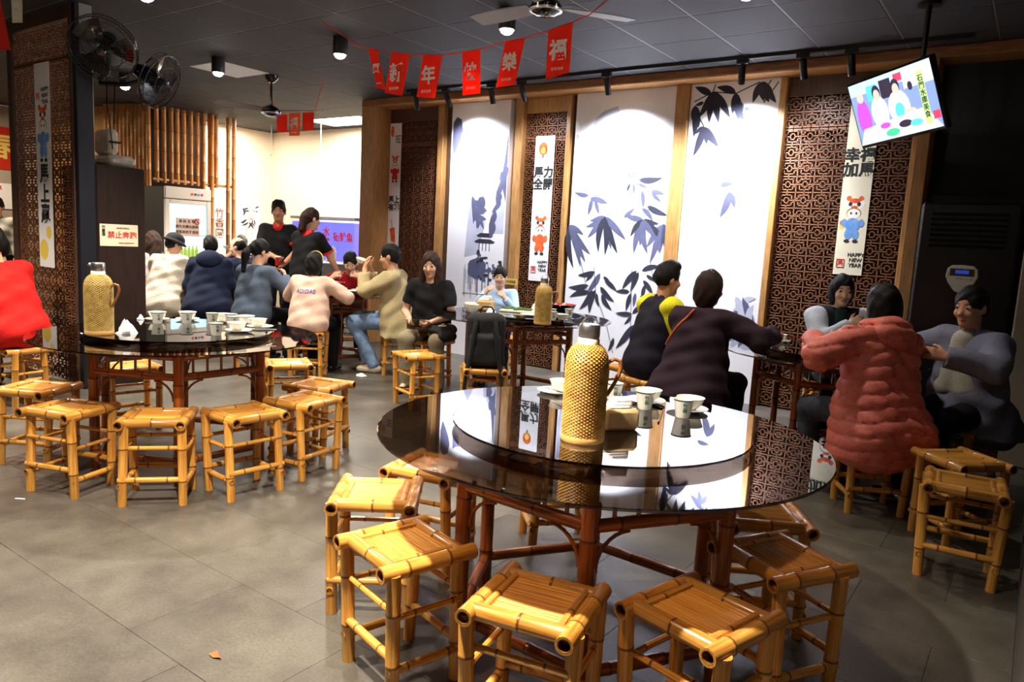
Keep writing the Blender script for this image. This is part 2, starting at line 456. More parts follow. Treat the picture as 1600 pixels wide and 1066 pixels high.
for i in range(-13, 11):
    for j in range(-10, 8):
        x, y = gx0 + TX * i, gy0 + TY * j
        if x < X0 or x + TX > X1 + 0.5 or y < Y0 or y + TY > Y1 + 0.3: continue
        if x + TX > X1 or y + TY > Y1:
            rest.box((x + 0.007, y + 0.007, ZC - 0.003), (min(x + TX - 0.007, X1), min(y + TY - 0.007, Y1), ZC + 0.012)); continue
        if in_view((x + 0.3, y + 0.3, ZC), 90):
            if (i, j) == (-3, 1): inst('white_ceiling_tile', tw_me, ceil, (x, y, 0))
            elif (i, j) in ((-6, 6), (-5, 6)): inst('ceiling_light_panel', tl_me, ceil, (x, y, 0))
            else: inst('ceiling_tile', ct_me, ceil, (x, y, 0))
        else: rest.box((x + 0.007, y + 0.007, ZC - 0.003), (x + TX - 0.007, y + TY - 0.007, ZC + 0.012))
o = rest.obj('ceiling_tiling', 'ceiling_tile', ceil, 0); o['kind'] = 'stuff'

# outer walls
mat('wall_plain', (168, 154, 136), 0.8, noise=0.05, nscale=3)
mat('wall_dim', (70, 62, 54), 0.8, noise=0.08, nscale=3)
boxobj('wall_back', (X0, Y1, 0), (-6.0, Y1 + 0.1, ZC), 'wall_white', kind='structure')
boxobj('wall_left', (-11.55, 7.0, 0), (-11.45, Y1, ZC), 'wall_white', kind='structure')
boxobj('wall_far_left', (X0 - 0.1, Y0, 0), (X0, Y1, ZC), 'wall_plain', kind='structure')
boxobj('wall_near', (X0, Y0 - 0.1, 0), (X1, Y0, ZC), 'wall_dim', kind='structure')
boxobj('wall_right', (X1, Y0, 0), (X1 + 0.1, Y1, ZC), 'wall_dim', kind='structure')
boxobj('trim_right', (-0.12, 6.35, 0), (X1, 6.9, ZC), 'wall_plain', kind='structure', bev=0.01)
boxobj('wall_niche', (-0.86, 7.0, 0), (X1, 7.1, ZC), 'metal_black', kind='structure')

# ---- the long panelled wall
ZB = 3.022
wall = boxobj('wall_panelled', (-7.3, 7.09, 0), (-0.86, 7.22, ZC), 'wood_dark', kind='structure')
def part(name, lo, hi, m, bev=0.004): return boxobj(name, lo, hi, m, wall, bev=bev)
part('beam', (-7.3, 6.72, ZB), (-0.12, 6.97, ZC - 0.004), 'wood_beam')
part('soffit', (-7.3, 6.725, ZB - 0.008), (-0.12, 7.09, ZB), 'wood_light')  # lighter wood than the beam: lamplight on the soffit put into its colour
part('end_post', (-7.3, 6.72, 0), (-7.06, 7.09, ZB - 0.008), 'wood_light')
part('end_post', (-0.935, 6.72, 0), (-0.84, 7.09, ZB - 0.008), 'wood_light')
for a, b, y, m in ((-6.18, -6.09, 6.93, 'wood_light'), (-5.02, -4.915, 6.93, 'wood_light'), (-4.355, -4.30, 6.95, 'wood_light'),
                   (-3.10, -2.965, 6.925, 'wood_light'), (-2.105, -2.05, 6.94, 'wood_light'), (-1.0, -0.937, 6.98, 'wood_light')):
    part('post', (a, y, 0), (b, 7.09, ZB - 0.008), m)
part('dark_strip', (-6.088, 7.0, 0), (-5.985, 7.09, ZB - 0.008), 'wood_dark')  # dark wood put in for the shaded gap beside the panel
part('dark_strip', (-4.298, 7.0, 0), (-4.243, 7.09, ZB - 0.008), 'wood_dark')
ZL = 2.85
part('header_board', (-7.058, 7.0, ZL), (-6.182, 7.088, ZB - 0.008), 'wood_dark')
part('header_board', (-4.913, 7.0, ZL), (-4.357, 7.088, ZB - 0.008), 'wood_light')
part('header_board', (-2.048, 7.0, ZL), (-1.002, 7.088, ZB - 0.008), 'wood_dark')

def lattice(w, h, cell, zdiv=2, t=0.012, bw=0.0085):
    # fretwork sheet in the XZ plane, from (0,0) to (w,h); front at y=0
    b = MB(); nx = max(1, round(w / cell)); cx = w / nx; nz = max(1, round(h / cell)); cz = h / nz
    def bar(x0, x1, z0, z1): 
        o = len(b.v)
        b.add([(x0, 0, z0), (x1, 0, z0), (x1, 0, z1), (x0, 0, z1), (x0, t, z0), (x1, t, z0), (x1, t, z1), (x0, t, z1)],
              [(0, 1, 2, 3), (7, 6, 5, 4), (1, 5, 6, 2), (4, 0, 3, 7), (3, 2, 6, 7), (4, 5, 1, 0)])
    hw = bw / 2
    for i in range(nx + 1): bar(max(0, i * cx - hw), min(w, i * cx + hw), 0, h)
    for j in range(nz + 1):
        bar(0, w, max(0, j * cz - hw), min(h, j * cz + hw))
        if j == nz - zdiv: bar(0, w, j * cz - 0.018, j * cz + 0.018)
    def seg(i, j, x0, z0, x1, z1):
        xa, xb = sorted((x0, x1)); za, zb = sorted((z0, z1))
        bar((i + xa) * cx - hw, (i + xb) * cx + hw, (j + za) * cz - hw, (j + zb) * cz + hw)
    for i in range(nx):
        for j in range(nz):
            for s in ((.38, .33, .38, .67), (.62, .33, .62, .67), (.38, .33, .62, .33), (.38, .67, .62, .67),
                      (.2, .83, .8, .83), (.2, .83, .2, .62), (.8, .83, .8, .62), (.2, .17, .8, .17), (.2, .17, .2, .38), (.8, .17, .8, .38),
                      (.5, .83, .5, 1), (.5, .17, .5, 0), (0, .5, .38, .5), (.62, .5, 1, .5), (.2, .62, .0, .62), (.8, .38, 1, .38)): seg(i, j, *s)
    return b
for x0, x1, m in ((-7.058, -6.182, 'lattice_dark'), (-4.913, -4.357, 'lattice'), (-2.048, -1.002, 'lattice')):
    o = lattice(x1 - x0, ZL - 0.02, 0.14).obj('lattice_screen', m, wall, 0); o.location = (x0, 7.0, 0.02)

# ---- painted white panels between the screens
def lift(b): return 0.000012 * len(b.f)
def leaf(b, x0, z0, x1, z1, y, w=0.2, mi=0, curve=0.06):
    y = y - lift(b)
    L = math.hypot(x1 - x0, z1 - z0); tx, tz = (x1 - x0) / L, (z1 - z0) / L; nx, nz = -tz, tx
    ww = min(0.032, L * w / 2) + 0.004
    up = []; dn = []
    for k in range(9):
        t = k / 8; wd = ww * math.sin(PI * t ** 0.75) ** 0.85; c = curve * L * math.sin(PI * t)
        px_, pz_ = x0 + tx * L * t + nx * c, z0 + tz * L * t + nz * c
        up.append((px_ + nx * wd, y, pz_ + nz * wd)); dn.append((px_ - nx * wd, y, pz_ - nz * wd))
    b.poly([*dn, *reversed(up[1:-1])], mi)
def strip(b, pts, w, y, mi=0):
    y = y - lift(b)
    for (xa, za), (xb, zb) in zip(pts, pts[1:]):
        L = math.hypot(xb - xa, zb - za) or 1; nx, nz = -(zb - za) / L * w / 2, (xb - xa) / L * w / 2
        b.poly([(xa - nx, y, za - nz), (xb - nx, y, zb - nz), (xb + nx, y, zb + nz), (xa + nx, y, za + nz)], mi)
def blob(b, cx, cz, rx, rz, y, mi, rnd, n=18, jag=0.25):
    y = y - lift(b)
    b.poly([(cx + rx * math.cos(a) * (1 + jag * (rnd.random() - .5)), y, cz + rz * math.sin(a) * (1 + jag * (rnd.random() - .5))) for a in [2 * PI * k / n for k in range(n)]], mi)
PW = 6.955
panels = []
for x0, x1 in ((-5.98, -5.11), (-4.24, -3.105), (-2.96, -2.11)):
    panels.append(part('painted_panel', (x0, PW, 0.0), (x1, 7.09, ZB - 0.008), 'panel_white', 0.003))
INK = ['ink_black', 'ink_mid', 'ink_pale']
rnd = random.Random(5)
# panel 1: misty mountains, pines and a small pavilion
b = MB(); y = PW - 0.0012
def ridge(pts, mi, yy): b.poly([(px_, yy, pz_) for px_, pz_ in pts], mi)
ridge([(-5.96, 2.55), (-5.95, 2.8), (-5.9, 2.86), (-5.83, 2.83), (-5.8, 2.7), (-5.83, 2.6), (-5.88, 2.5), (-5.93, 2.42)], 1, y)
ridge([(-5.76, 2.52), (-5.75, 2.75), (-5.70, 2.71), (-5.64, 2.70), (-5.66, 2.6), (-5.72, 2.5)], 1, y)
ridge([(-5.13, 1.9), (-5.2, 2.1), (-5.16, 2.35), (-5.13, 2.6), (-5.12, 2.6), (-5.12, 1.85)], 1, y)
ridge([(-5.7, 1.2), (-5.65, 1.9), (-5.55, 2.1), (-5.45, 1.9), (-5.4, 1.6), (-5.5, 1.25)], 2, y + 0.0006)
ridge([(-5.35, 1.5), (-5.3, 2.0), (-5.2, 2.2), (-5.13, 1.9), (-5.13, 1.5)], 2, y + 0.0006)
for k in range(26):
    t = k / 25; leaf(b, -5.30 + 0.16 * t + rnd.uniform(-.03, .03), 1.6 + 0.7 * t, -5.33 + 0.17 * t + rnd.uniform(-.04, .02), 1.52 + 0.7 * t - rnd.random() * .1, y, .35, 1)
for k in range(14): leaf(b, -5.52 + rnd.uniform(-.1, .12), 1.85 + rnd.uniform(-.2, .1), -5.5 + rnd.uniform(-.1, .12), 1.7 + rnd.uniform(-.2, .1), y, .4, 1)
for dz, w in ((0, .25), (0.07, .19)):       # pavilion roofs
    zc = 1.40 + dz
    b.poly([(-5.40 - w / 2, y, zc - .02), (-5.40 + w / 2, y, zc - .02), (-5.40 + w / 2 + .03, y, zc), (-5.40 + w / 3, y, zc + .03), (-5.40 - w / 3, y, zc + .03), (-5.40 - w / 2 - .03, y, zc)], 0)
for k in range(4): b.poly([(-5.48 + k * .05, y, 1.29), (-5.47 + k * .05, y, 1.29), (-5.47 + k * .05, y, 1.39), (-5.48 + k * .05, y, 1.39)], 0)
for k in range(46):
    cx, cz = rnd.uniform(-5.5, -5.14), rnd.uniform(0.95, 1.3)
    if cz > 1.28 - (cx + 5.5) * .3: continue
    blob(b, cx, cz, rnd.uniform(.015, .04), rnd.uniform(.012, .03), y, 0 if rnd.random() < .7 else 1, rnd, 9, .7)
blob(b, -5.5, 1.08, 0.14, 0.13, y + .0003, 1, rnd)
for k in range(26):
    x = -5.72 + .42 * rnd.random(); strip(b, [(x, 1.05 + rnd.random() * .08), (x + .01, .7 + rnd.random() * .2)], .006, y, 1)
o = b.obj('ink_painting', INK, panels[0], 0); o['label'] = 'ink wash mountains with a small pavilion'
LEAVES2 = [(-3.449, 2.113, -3.183, 2.131), (-3.526, 2.165, -3.487, 2.216), (-3.584, 2.166, -3.487, 2.139), (-3.540, 2.075, -3.570, 1.991), (-3.504, 2.075, -3.487, 1.965), (-3.453, 2.069, -3.349, 2.030), (-3.404, 2.005, -3.375, 1.831), (-3.298, 2.005, -3.148, 1.968), (-3.297, 1.992, -3.183, 1.892), (-4.021, 1.948, -4.199, 1.980), (-4.004, 1.921, -3.784, 1.870), (-3.980, 1.915, -4.013, 1.739), (-3.940, 1.902, -3.882, 1.755), (-3.334, 1.851, -3.103, 1.761), (-3.389, 1.831, -3.258, 1.706), (-3.585, 1.729, -3.469, 1.830), (-3.811, 1.737, -4.035, 1.616), (-3.811, 1.737, -4.003, 1.501), (-3.811, 1.737, -3.858, 1.351), (-3.811, 1.737, -3.778, 1.322), (-3.811, 1.737, -3.707, 1.393), (-3.811, 1.737, -3.628, 1.350), (-3.811, 1.737, -3.544, 1.500), (-3.811, 1.737, -3.985, 1.685), (-3.811, 1.737, -3.686, 1.594), (-3.365, 1.715, -3.587, 1.762), (-3.365, 1.715, -3.495, 1.535), (-3.365, 1.715, -3.378, 1.442), (-3.365, 1.715, -3.444, 1.360), (-3.365, 1.715, -3.185, 1.676), (-3.365, 1.715, -3.102, 1.519), (-3.365, 1.715, -3.209, 1.547), (-3.365, 1.715, -3.286, 1.369), (-3.137, 1.677, -3.256, 1.273), (-3.137, 1.677, -3.068, 1.361), (-3.137, 1.677, -3.159, 1.376), (-3.137, 1.677, -3.305, 1.433), (-3.137, 1.677, -3.087, 1.584), (-4.245, 1.630, -4.053, 1.533), (-4.245, 1.630, -3.950, 1.326), (-4.245, 1.630, -4.153, 1.162), (-4.245, 1.630, -4.066, 1.182), (-4.245, 1.630, -4.006, 1.240), (-3.880, 1.146, -4.091, 1.096), (-3.895, 1.138, -3.990, 1.034), (-3.817, 1.136, -3.965, 0.919), (-3.776, 1.105, -3.677, 1.024), (-3.758, 1.072, -3.604, 0.962), (-3.948, 0.996, -4.203, 0.955), (-3.926, 0.922, -4.179, 0.851), (-3.897, 0.952, -4.047, 0.723), (-3.865, 0.955, -3.916, 0.694), (-3.847, 0.922, -3.804, 0.774), (-3.806, 0.994, -3.625, 0.846), (-3.784, 0.913, -3.648, 0.755), (-3.393, 1.192, -3.546, 0.988), (-3.370, 1.180, -3.447, 0.962), (-3.336, 1.196, -3.127, 1.249), (-3.313, 1.099, -3.186, 0.952), (-3.455, 0.968, -3.619, 0.961), (-3.439, 0.956, -3.482, 0.758), (-3.388, 0.961, -3.398, 0.813), (-3.335, 0.932, -3.231, 0.895), (-3.406, 0.738, -3.601, 0.732), (-3.413, 0.724, -3.493, 0.621), (-3.407, 0.745, -3.243, 0.867), (-3.382, 0.627, -3.570, 0.353), (-3.602, 0.466, -3.659, 0.313), (-3.282, 1.154, -3.170, 1.096), (-3.288, 1.055, -3.309, 0.888)]
LEAVES3 = [(-2.753, 2.906, -2.926, 2.989), (-2.823, 2.840, -2.910, 2.815), (-2.736, 2.934, -2.861, 2.699), (-2.736, 2.934, -2.753, 2.640), (-2.736, 2.934, -2.658, 2.635), (-2.736, 2.934, -2.551, 2.677), (-2.736, 2.934, -2.740, 2.776), (-2.518, 2.908, -2.709, 2.973), (-2.518, 2.908, -2.535, 2.712), (-2.518, 2.908, -2.463, 2.650), (-2.518, 2.908, -2.420, 2.642), (-2.288, 2.988, -2.352, 2.805), (-2.288, 2.988, -2.247, 2.810), (-2.288, 2.988, -2.200, 2.801), (-2.288, 2.988, -2.136, 2.792), (-2.288, 2.988, -2.182, 2.913), (-2.910, 2.815, -2.900, 2.635), (-2.910, 2.815, -2.852, 2.602), (-2.910, 2.815, -2.896, 2.514), (-2.801, 2.612, -2.886, 2.331), (-2.801, 2.612, -2.637, 2.416), (-2.801, 2.612, -2.760, 2.443), (-2.801, 2.612, -2.886, 2.544)]
GREY3 = [(-2.484, 2.686, -2.608, 2.562), (-2.504, 2.634, -2.528, 2.501), (-2.491, 2.628, -2.444, 2.521), (-2.415, 2.774, -2.352, 2.627), (-2.591, 2.057, -2.462, 2.069), (-2.492, 1.997, -2.568, 1.749), (-2.504, 1.997, -2.428, 1.849), (-2.449, 2.817, -2.494, 2.657)]
b = MB()
for k, l in enumerate(LEAVES2):
    mi = 1 if (l[1] > 1.6 and rnd.random() < .75) or rnd.random() < .12 else 0
    leaf(b, *l, y - 0.0003 * (k % 4), .22, mi, rnd.uniform(-.08, .08))
for p in ([(-3.9, 1.2), (-3.85, .9), (-3.7, .6), (-3.6, .3)], [(-3.45, 1.2), (-3.42, .7), (-3.4, .3)], [(-3.2, 1.75), (-3.25, 1.3), (-3.2, 1.1)],
          [(-3.85, 2.0), (-3.8, 1.7)], [(-4.2, 1.6), (-4.05, 1.2), (-3.95, .9)], [(-3.35, 2.05), (-3.3, 1.75)]): strip(b, p, .006, y, 1)
ridge([(-4.23, 2.2), (-4.22, 2.6), (-4.15, 2.55), (-4.12, 2.3), (-4.15, 2.0), (-4.2, 1.9)], 2, y + .0006)
ridge([(-4.05, 2.5), (-4.0, 2.75), (-3.9, 2.82), (-3.75, 2.86), (-3.65, 2.7), (-3.6, 2.5), (-3.8, 2.4)], 2, y + .0006)
o = b.obj('ink_painting', INK, panels[1], 0); o['label'] = 'ink painted bamboo leaves over pale mountains'
b = MB()
for k, l in enumerate(LEAVES3): leaf(b, *l, y - .0003 * (k % 4), .3, 0, rnd.uniform(-.05, .05))
for k, l in enumerate(GREY3): leaf(b, *l, y, .3, 1)
for p in ([(-2.92, 2.85), (-2.74, 2.93), (-2.52, 2.9), (-2.3, 2.99)], [(-2.74, 2.93), (-2.72, 3.0)], [(-2.92, 2.8), (-2.8, 2.61)], [(-2.2, 3.0), (-2.28, 2.85)], [(-2.13, 2.98), (-2.25, 2.8)]): strip(b, p, .01, y, 0)
for k in range(34): leaf(b, -2.28 + rnd.uniform(-.08, .14), .8 + rnd.uniform(-.3, .3), -2.25 + rnd.uniform(-.1, .12), .75 + rnd.uniform(-.3, .3), y, .3, 2 if k % 6 else 1)
o = b.obj('ink_painting', INK, panels[2], 0); o['label'] = 'ink painted bamboo hanging from the top of the panel'

# ---- track with spot heads washing the wall
track = thing('track_lighting', 'black ceiling track with spot heads along the panelled wall', 'track light', (-3.9, 6.45, ZC))
boxobj('rail', (-2.35, -0.018, -0.03), (3.3, 0.018, -0.002), 'metal_black', track)
def spot_light(name, loc, target, energy, size, blend, color, radius=0.03, parent=None):
    l = bpy.data.lights.new(name, 'SPOT'); l.energy = energy; l.spot_size = R(size); l.spot_blend = blend; l.color = color; l.shadow_soft_size = radius
    o = bpy.data.objects.new(name, l); col.objects.link(o); o.parent = parent
    o.location = loc; o.rotation_euler = (Vector(target) - Vector(loc)).to_track_quat('-Z', 'Y').to_euler()
    return o
COOL = (0.86, 0.9, 1.0)
hb = MB(); hb.lathe([(0.0, 0.0), (0.027, 0.0), (0.03, 0.01), (0.03, 0.15), (0.026, 0.16), (0.0, 0.16)], 16, capb=False)
head_me = hb.mesh('spot_head', 'metal_black')
fb = MB(); fb.disc((0, 0), 0.022, 0.1605, 16); face_me = fb.mesh('lamp_face', 'lamp_face', 0)
for x, tgt, e in ((-6.12, None, 0), (-5.66, (-5.55, 6.96, 2.0), 150), (-5.02, None, 0), (-4.62, (-4.62, 7.0, 2.0), 30), (-3.62, (-3.64, 6.96, 1.9), 250),
                  (-2.3, (-2.45, 6.96, 1.75), 310), (-1.80, (-1.75, 7.0, 2.0), 26), (-1.43, None, 0)):
    lx = x + 3.9
    boxobj('spot_adapter', (lx - .05, -.016, -.065), (lx + .05, .016, -.03), 'metal_black', track)
    t = Vector(tgt) if tgt else Vector((x + .15, 6.9, 1.2))
    d = (t - Vector((x, 6.45, ZC - .07))).normalized()
    h = inst('spot_head', head_me, track, (lx, 0, -.075), d.to_track_quat('Z', 'Y').to_euler())
    if e:
        inst('lamp_face', face_me, h)
        spot_light('track_spot', Vector((x, 6.45, ZC - .075)) + d * .175, t, e, 122, 1.0, COOL)

# ---- ceiling downlights: black cylinders in rows
cb = MB(); cb.lathe([(0.052, 0), (0.062, 0.0), (0.064, 0.006), (0.064, 0.15), (0.0, 0.15)], 24, capb=False)
can_me = cb.mesh('can', 'metal_black')
fb = MB(); fb.lathe([(0.0, -0.032), (0.022, -0.029), (0.04, -0.018), (0.052, 0.004)], 24, capb=False); can_face = fb.mesh('lamp_face', 'lamp_face')
WARM = (1.0, 0.9, 0.76)
LD = 'black cylinder downlight '
OUT = LD + 'on the unseen ceiling over the front of the room'
DOWN = [(-1.62, 4.5, 45, 110, LD + 'between the pale bladed fan and the television'), (-3.38, 4.5, 110, 110, LD + 'behind the last flags of the red bunting'), (-5.18, 4.5, 120, 110, LD + 'by the first flag of the red bunting'),
        (-7.0, 4.5, 140, 110, LD + 'under the white ceiling tile'), (-8.85, 4.5, 300, 110, LD + 'behind the sideways pillar fan'), (-5.2, 2.8, 210, 110, LD + 'above the table with the pale flask'),
        (-3.4, 2.8, 130, 110, OUT), (-1.62, 2.8, 50, 75, OUT), (-3.4, 1.0, 150, 105, OUT), (-1.62, 1.0, 560, 108, OUT), (-5.2, 1.0, 130, 110, OUT), (-7.0, 1.0, 260, 120, OUT)]  # last lamp is added out of view to light the pillar front
for x, y, e, cone, lb_ in DOWN:
    t = thing('downlight', lb_, 'light', (x, y, ZC - .155), 0, 'downlights over the front of the room' if lb_ == OUT else None)
    inst('can', can_me, t); inst('lamp_face', can_face, t)
    spot_light('downlight_lamp', (x, y, ZC - .2), (x, y, 0), e, cone, .7, WARM, .05)

# ---- lattice pillar with cabinet on the left
PY = 2.87
pil = boxobj('wall_pillar', (-6.46, PY, 0), (-6.4, 3.0, ZC), 'metal_dark', kind='structure', bev=.004)
def ppart(name, lo, hi, m, bev=.004): return boxobj(name, lo, hi, m, pil, bev=bev)
ppart('lit_column_top', (-6.4, 2.9, 2.72), (-6.396, 2.998, ZC), 'metal_grey', .001)  # grey sheet paints the lit top of the dark column
ppart('frame_post', (-7.70, PY, 0), (-7.60, PY + .08, ZC), 'wood_dark')
ppart('frame_post', (-6.50, PY - .01, 0), (-6.46, PY + .07, ZC), 'wood_dark')
ppart('header_board', (-7.60, PY + .01, 3.0), (-6.50, PY + .05, ZC), 'wood_dark')
o = lattice(1.10, 2.96, 0.14).obj('lattice_screen', 'lattice', pil, 0); o.location = (-7.60, PY + .02, .03)
cab = thing('tall_cabinet', 'tall dark brown cabinet beside the lattice pillar', 'cabinet', (-6.71, 3.27, 0))
b = MB(); b.bbox((-.3, -.262, 0), (.3, .145, 1.87), .006); b.obj('body', 'cabinet_brown', cab, 0)
b = MB(); b.box((.3, -.255, .08), (.306, .138, 1.85)); b.obj('door', 'cabinet_brown', cab, 0)
sg = thing('notice_sign', 'cream no running notice on the dark cabinet', 'sign', (-6.3995, 3.185, 1.295), PI / 2)
b = MB(); b.bbox((-.16, 0, -.092), (.16, .004, .092), .001); b.obj('board', 'paper_cream', sg, 0)
text('lettering', '禁止奔跑', .062, 'print_red', sg, (.025, -.002, 0), bold=.012)
text('lettering', '竹\n香\n園', .03, 'print_black', sg, (-.13, -.002, .035), bold=.01)
text('lettering', '為維護用餐安全', .016, 'print_brown', sg, (.03, -.002, .06))
text('lettering', '敬請配合謝謝您的合作', .013, 'print_red', sg, (.06, -.002, -.065))

# stone-grey cushions stored on the cabinet
ub = MB()
cush = thing('stored_cushion', 'thick grey cushion lying on top of the dark cabinet', 'cushion', (-6.65, 3.27, 1.871))
b = MB(); b.bbox((-.17, -.12, 0), (.17, .12, .1), .035); b.obj('pad', 'stone', cush)
cush = thing('stored_cushion', 'pale seat cushion leaning upright on the cabinet behind a black strap', 'cushion', (-6.62, 3.215, 1.972))
b = MB(); b.bbox((-.14, -.06, 0), (.14, .03, .21), .03); b.obj('pad', 'stone', cush)
b = MB(); b.tube([(.145, -.063, .1), (.145, .033, .1)], .008, 8); b.obj('strap', 'black_cloth', cush)

# ================================================================== bamboo stools
SH = 0.45
def stool_meshes():
    d = {}
    b = MB(); b.pole((0, 0, 0), (0, 0, .425), .0215, 12, .17, False, .75, r1=.0228); d['leg'] = b.mesh('leg', 'bamboo_honey')
    b = MB(); b.pole((0, -.172, 0), (0, .172, 0), .0255, 12, .15, True, .6); d['rail_y'] = b.mesh('seat_rail', 'bamboo_honey')
    b = MB(); b.pole((-.142, 0, 0), (.142, 0, 0), .0245, 12, .16, False, .9); d['rail_x'] = b.mesh('seat_rail', 'bamboo_honey')
    b = MB(); b.pole((0, -.115, 0), (0, .115, 0), .0115, 8, .13, False, .7); d['inner'] = b.mesh('inner_bar', 'bamboo_honey')
    b = MB(); b.pole((-.145, 0, 0), (.145, 0, 0), .0105, 8, .14, False, .6); d['st_x'] = b.mesh('stretcher', 'bamboo_honey')
    b = MB(); b.pole((0, -.12, 0), (0, .12, 0), .0105, 8, .14, False, .5); d['st_y'] = b.mesh('stretcher', 'bamboo_honey')
    b = MB(); b.pole((-.16, 0, 0), (.16, 0, 0), .0145, 10, .15, True, .55); d['lo_x'] = b.mesh('stretcher', 'bamboo_honey')
    b = MB(); b.pole((0, -.14, 0), (0, .14, 0), .0145, 10, .15, True, .45); d['lo_y'] = b.mesh('stretcher', 'bamboo_honey')
    b = MB(); rn = random.Random(3); n = 22
    for k in range(n):         # thin split-bamboo strips of the seat
        y0 = -.108 + .216 * k / n; y1 = y0 + .216 / n - .0006; z = rn.uniform(-.0012, .0012); o = len(b.v)
        b.add([(-.128, y0, z), (.128, y0, z), (.128, (y0 + y1) / 2, z + .0022), (.128, y1, z), (-.128, y1, z), (-.128, (y0 + y1) / 2, z + .0022), (-.128, y0, -.01), (.128, y0, -.01), (.128, y1, -.01), (-.128, y1, -.01)],
              [(0, 1, 2, 5), (5, 2, 3, 4), (6, 7, 1, 0), (4, 3, 8, 9), (9, 8, 7, 6)])
        u = rn.random()
        for q in range(10): b.uv[o + q] = (u + (.06 if q in (2, 5) else 0), b.v[o + q][0]); b.ring[o + q] = .0
    d['seat'] = b.mesh('seat', 'bamboo_honey', 0)
    return d
SM = stool_meshes()
def make_stool(loc, rz, label, group, z=0.0, seed=0, sc=1.0):
    rn = random.Random(seed)
    t = thing('bamboo_stool', label, 'stool', (loc[0], loc[1], z), rz, group)
    t.scale = (sc, sc, 1)
    for sx in (-1, 1):
        for sy in (-1, 1): inst('leg', SM['leg'], t, (sx * .143, sy * .118, 0), (sy * .03, -sx * -.03 * -1, rn.random() * 6))
        inst('seat_rail', SM['rail_y'], t, (sx * .143, 0, .427), (0, rn.random() * 6, 0))
        inst('inner_bar', SM['inner'], t, (sx * .109, 0, .438))
        inst('stretcher', SM['st_y'], t, (sx * .145, 0, .275 + rn.uniform(-.02, .02)))
        inst('stretcher', SM['lo_y'], t, (sx * .148, 0, .105 + rn.uniform(-.012, .012)))
    for sy in (-1, 1):
        inst('seat_rail', SM['rail_x'], t, (0, sy * .122, .428), (rn.random() * 6, 0, 0))
        inst('stretcher', SM['st_x'], t, (0, sy * .12, .30 + rn.uniform(-.025, .025)))
        inst('stretcher', SM['lo_x'], t, (0, sy * .123, .14 + rn.uniform(-.012, .012)))
    inst('seat', SM['seat'], t, (0, 0, .437))
    return t

# ================================================================== round glass tables on hexagonal bamboo frames
def hexp(r, k): a = PI / 3 * k; return Vector((r * math.cos(a), r * math.sin(a), 0))
def table_meshes(RP=.50):
    d = {}
    b = MB(); b.pole((0, 0, 0), (0, 0, .752), .027, 12, .2, False, .8); d['post'] = b.mesh('post', 'bamboo_brown')
    L = RP
    b = MB(); b.pole((.02, 0, 0), (L - .02, 0, 0), .025, 12, .22, False, .7); d['rail'] = b.mesh('rail', 'bamboo_brown')
    b = MB(); b.pole((.02, 0, 0), (L - .02, 0, 0), .021, 10, .2, False, .4); d['rail2'] = b.mesh('rail', 'bamboo_brown')
    b = MB(); b.pole((0, 0, 0), (0, 0, .1), .007, 6, .3, False, .5); d['spindle'] = b.mesh('spindle', 'bamboo_brown')
    b = MB(); pts = [(.03 + .11 * (1 - math.cos(a)), 0, .11 * math.sin(a) - .11) for a in [PI / 2 * k / 7 for k in range(8)]]
    b.tube(pts, .006, 6); d['bracket'] = b.mesh('bracket', 'bamboo_brown')
    b = MB(); b.pole((-RP + .02, 0, 0), (RP - .02, 0, 0), .02, 10, .25, False, .5); d['cross'] = b.mesh('cross_bar', 'bamboo_brown')
    b = MB(); b.lathe([(0, 0), (.786, 0), (.79, .002), (.79, .008), (.786, .010), (0, .010)], 96, capb=False); d['top'] = b.mesh('glass_top', 'table_glass', 0)
    b = MB(); b.lathe([(0, 0), (.526, 0), (.529, .002), (.529, .006), (.526, .008), (0, .008)], 96, capb=False); d['susan'] = b.mesh('turntable', 'table_glass', 0)
    b = MB(); b.lathe([(.13, 0), (.13, .008), (.06, .01), (.06, .016), (.13, .018), (.13, .023)], 32); d['hub'] = b.mesh('turntable_bearing', 'metal_dark')
    return d
TM = table_meshes(); RP = .50
def make_table(loc, rz, label, group=None, full=True, sc=1.0):
    t = thing('round_table', label, 'table', (loc[0], loc[1], 0), rz, group); t.scale = (sc, sc, 1)
    for k in range(6):
        a = hexp(RP, k); ang = math.atan2(*(hexp(RP, k + 1) - a).yx)
        inst('post', TM['post'], t, a, (0, 0, k))
        inst('top_rail', TM['rail'], t, a + Vector((0, 0, .715)), (0, 0, ang))
        inst('middle_rail', TM['rail2'], t, a + Vector((0, 0, .60)), (0, 0, ang))
        inst('bottom_rail', TM['rail2'], t, a + Vector((0, 0, .13)), (0, 0, ang))
        if full:
            d = (hexp(RP, k + 1) - a)
            for q in range(1, 6): inst('spindle', TM['spindle'], t, a + d * q / 6 + Vector((0, 0, .61)))
            inst('bracket', TM['bracket'], t, a + Vector((0, 0, .575)), (0, 0, ang))
            inst('bracket', TM['bracket'], t, hexp(RP, k + 1) + Vector((0, 0, .575)), (0, 0, ang + PI))
    for k in range(3): inst('cross_bar', TM['cross'], t, (0, 0, .728), (0, 0, PI / 3 * k))
    inst('glass_top', TM['top'], t, (0, 0, .76))
    inst('turntable_bearing', TM['hub'], t, (0, 0, .770))
    inst('turntable', TM['susan'], t, (0, 0, .793))
    return t
ZS = .801
TR = (-1.225, 2.305); TL = (-4.13, 2.41); TMID = (-3.7, 5.36); TF = (-1.17, 5.38); T4 = (-8.95, 5.65); T5 = (-6.1, 5.32)
make_table(TR, R(-63), 'large round black glass table with a tall wicker flask and three white cups')
make_table(TL, R(-32), 'round black glass table with a pale flask and a crowd of white cups')
make_table(TMID, R(-60), 'round glass dining table laden with dishes beside the black backpack')
